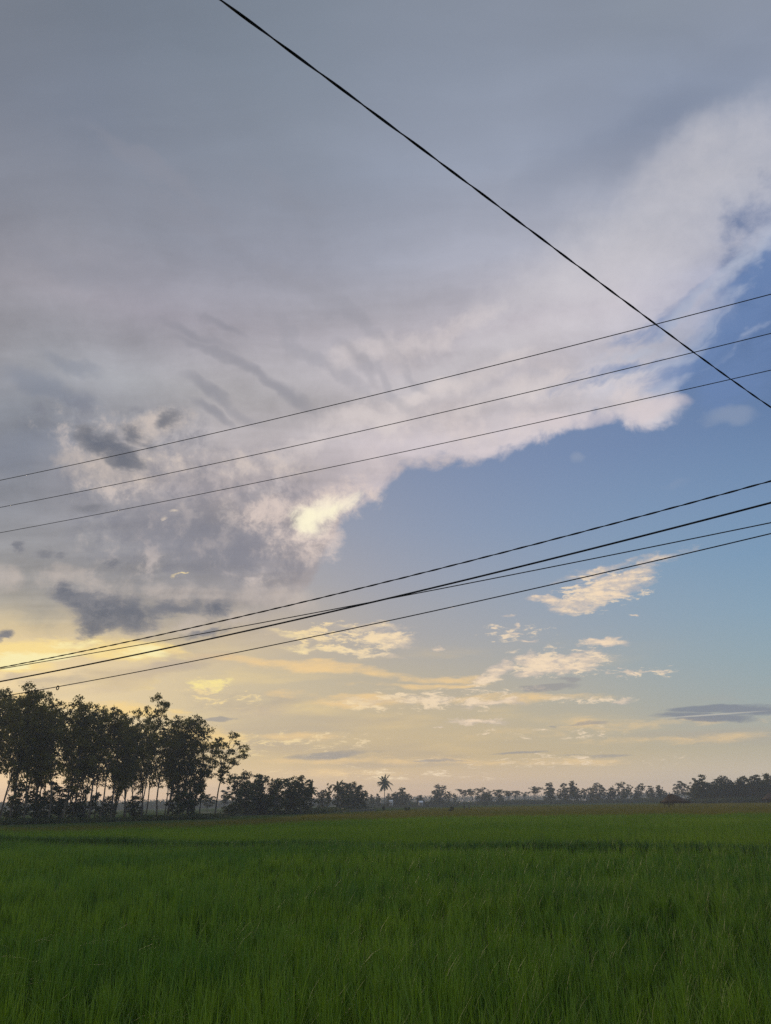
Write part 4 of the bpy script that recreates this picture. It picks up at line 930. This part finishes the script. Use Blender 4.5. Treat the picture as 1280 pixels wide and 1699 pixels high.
# ---------------------------------------------------------------- tiny houses by the far trees
def house(px, dist, w, dp, h, label, yaw):
    root = bpy.data.objects.new('small_house', None); COL.objects.link(root); root.location = place(px, dist); root.rotation_euler = (0, 0, yaw)
    props(root, label, 'house')
    a = Acc(); a.box((0, 0, h / 2), (w, dp, h)); link('wall', a.mesh('wall', tint=False), MAT['plaster'], root)
    V = [(-w / 2 - .15, -dp / 2 - .4, h - 0.1), (w / 2 + .15, -dp / 2 - .4, h - 0.1), (w / 2 + .15, 0, h + dp * .3), (-w / 2 - .15, 0, h + dp * .3), (-w / 2 - .15, dp / 2 + .4, h - 0.1), (w / 2 + .15, dp / 2 + .4, h - 0.1)]
    V += [(x, y, z + 0.09) for x, y, z in V]
    F = [(0, 1, 2, 3), (3, 2, 5, 4), (6, 9, 8, 7), (9, 10, 11, 8), (0, 6, 7, 1), (4, 5, 11, 10), (0, 3, 9, 6), (3, 4, 10, 9), (1, 7, 8, 2), (2, 8, 11, 5)]
    me = bpy.data.meshes.new('roof'); me.from_pydata(V, [], F); me.update(); link('roof', me, MAT['tin'], root)
    a = Acc(); a.box((-w * .03, -dp / 2 - 0.02, 0.85), (0.55, 0.06, 1.7)); link('door', a.mesh('door', tint=False), MAT['dark'], root)
    for x in (-w * .36, w * .3):
        a = Acc(); a.box((x, -dp / 2 - 0.02, h * 0.6), (0.35, 0.06, 0.5)); link('window', a.mesh('window', tint=False), MAT['dark'], root)
house(698.5, 410, 1.9, 2.0, 1.9, 'tiny white house with pale roof beside the little dark tree', 0.1)
house(649.5, 394, 1.6, 1.6, 2.6, 'tiny pale roofed shed among bushes right of the tall palm', -0.2)

# ---------------------------------------------------------------- stakes in the far rice
for px, lab, hh in ((771, 'left wooden stake of the pair in the far rice', 1.35), (779, 'right wooden stake of the pair in the far rice, darker and thicker', 1.55)):
    p = ground_at(px, 1343.5, 0.3); a = Acc(); a.tube([(0, 0, -0.4), (0.02, 0, 0.7), (0.0, 0.01, hh)], [0.12, 0.11, 0.09], 7); a.tube([(-0.3, 0, hh * .72), (0.3, 0, hh * .76)], [0.05, 0.05], 6)
    o = link('wooden_stake', a.mesh('wooden_stake', tint=False), MAT['bark']); o.location = (p[0], p[1], 0.0); props(o, lab, 'stake', 'stakes in the far rice')

# ---------------------------------------------------------------- overhead lines
vp = ray(-2200, 1332 + 2840 * math.tan(ROLL)); WD = np.array((vp.x, vp.y, 0)); WD /= np.linalg.norm(WD)      # direction of the line to the left
WN = np.array((WD[1], -WD[0], 0)); WN = WN if WN[1] > 0 else -WN
def on_plane(px, py, p, n=WN, o=np.zeros(3)):
    d = np.array(ray(px, py)); c = np.array((0, 0, CAM_Z)); t = (p - (c - o).dot(n)) / d.dot(n); return c + d * t
def wire_curve(pxs, p, before=14.0, after=60.0, deg=2, n=220):
    P = np.array([on_plane(x, y, p) for x, y in pxs]); s = P @ WD; k = np.polyfit(s, P[:, 2], deg)
    ss = np.linspace(s.min() - before, s.max() + after, n); base = WN * p
    return np.array([base + WD * q + np.array((0, 0, np.polyval(k, q))) for q in ss]), np.polyval(k, s)
def smooth_tube(P, r, sides=7): return tube_arrays(P, np.full(len(P), r), sides)
def wire(name, P, r, label, group, twist=None, category='wire'):
    a = Acc()
    if twist is None: a.add(*smooth_tube(P, r))
    else:
        L = np.concatenate([[0], np.cumsum(np.linalg.norm(np.diff(P, axis=0), axis=1))]); q = np.arange(0, L[-1], twist / 10)
        C = np.stack([np.interp(q, L, P[:, i]) for i in range(3)], 1); T = np.gradient(C, axis=0); T /= np.linalg.norm(T, axis=1)[:, None]
        S = np.cross(T, [0, 0, 1.0]); S /= np.linalg.norm(S, axis=1)[:, None]; U = np.cross(S, T)
        for ph in (0, math.pi):
            w = 2 * math.pi * q / twist + ph + 0.4 * np.sin(q * 1.7); H = C + (S * np.cos(w)[:, None] + U * np.sin(w)[:, None]) * r * 0.8
            a.add(*smooth_tube(H, r * (1.0 if ph == 0 else 0.82), 6))
    return props(link(name, a.mesh(name, smooth=True, tint=False), MAT['cable']), label, category, group)

HW = 9.2                                              # height of the three upper wires
for (y0, y1, mid, lab) in ((797, 488, 651, 'highest of the three thin parallel wires'), (842, 553, 706, 'middle one of the three thin parallel wires'), (884, 614, 756, 'lowest of the three thin parallel wires')):
    d = ray(1280, y1); t = (HW - CAM_Z) / d.z; p = float(np.array((d.x, d.y, 0)).dot(WN) * t)
    P, z = wire_curve([(0, y0), (640, mid), (1280, y1)], p, n=160)
    wire('power_wire', P, 0.0078, lab + ' crossing the cloud', 'three upper wires')
lowp = 6.5
P, z = wire_curve([(0, 1108), (440, 1014), (860, 910), (1280, 798)], lowp)
wire('power_cable', P, 0.0048, 'topmost cable of the lower bundle, thinly twisted', 'lower bundle of cables', twist=0.34, category='cable')
P, z = wire_curve([(0, 1131), (440, 1040), (860, 941), (1280, 834)], lowp - 0.25)
wire('power_cable', P, 0.0085, 'thick cable of the lower bundle, steepest on the right', 'lower bundle of cables', category='cable')
P, z = wire_curve([(0, 1110), (440, 1032), (860, 952), (1280, 867)], lowp + 0.35)
wire('power_cable', P, 0.0052, 'cable that crosses the thick one near the middle', 'lower bundle of cables', category='cable')
P, z = wire_curve([(30, 1151.5), (96, 1139), (440, 1073), (860, 983), (1280, 885)], lowp + 0.1)
dn = wire('power_cable', P, 0.0052, 'lowest cable of the bundle with a small ring hanging on it at the left', 'lower bundle of cables', category='cable')
a = Acc(); c = on_plane(96, 1141.3, lowp + 0.1); th = np.linspace(0, 2 * math.pi, 17); rr = 0.024
a.add(*smooth_tube(np.array([c + WD * math.cos(t) * rr * 0.8 + np.array((0, 0, math.sin(t) * rr)) for t in th]), 0.006, 6)); link('ring', a.mesh('ring', tint=False), MAT['cable'], dn)

# service drop passing close overhead
SP = [(365, 0), (415, 36), (540, 126), (640, 201), (760, 294), (875, 377), (1010, 480), (1090, 540), (1155, 585), (1215, 632), (1280, 676)]
c0 = np.array((0, 0, CAM_Z)); A0 = c0 + np.array(ray(*SP[0])) * 3.3; B0 = c0 + np.array(ray(*SP[-1])) * 6.0
sd = B0 - A0; sd[2] = 0; sd /= np.linalg.norm(sd); sn = np.array((sd[1], -sd[0], 0)); pp = A0.dot(sn)
Q3 = np.array([on_plane(x, y, pp, sn) for x, y in SP]); s = Q3 @ sd; k = np.polyfit(s, Q3[:, 2], 3)
ss = np.linspace(s.min() - 1.6, s.max() + 5.0, 160)
zz = np.where(ss > s.max(), np.polyval(k, s.max()) + (ss - s.max()) * np.polyval(np.polyder(k), s.max()), np.polyval(k, ss))
zz = np.where(ss < s.min(), np.polyval(k, s.min()) + (ss - s.min()) * np.polyval(np.polyder(k), s.min()), zz)
wire('service_cable', np.array([sn * pp + sd * q + np.array((0, 0, z)) for q, z in zip(ss, zz)]), 0.0036, 'thick twisted cable slanting down across the sky from top to right edge', None, twist=0.42, category='cable')

# ---------------------------------------------------------------- haze
hz = Acc(); hz.box((0, 560, 12.5), (2320, 1260, 27)); ho = link('haze', hz.mesh('haze', tint=False)); props(ho, 'thin evening haze lying over the fields', 'haze', kind='stuff')
hm = bpy.data.materials.new('haze_air'); hm.use_nodes = True; nt = hm.node_tree; nt.nodes.clear()
pv = nt.nodes.new('ShaderNodeVolumePrincipled'); pv.inputs['Color'].default_value = (0.80, 0.86, 0.96, 1); pv.inputs['Density'].default_value = 0.0005; pv.inputs['Anisotropy'].default_value = 0.1
mo = nt.nodes.new('ShaderNodeOutputMaterial'); nt.links.new(pv.outputs[0], mo.inputs['Volume']); ho.data.materials.append(hm)
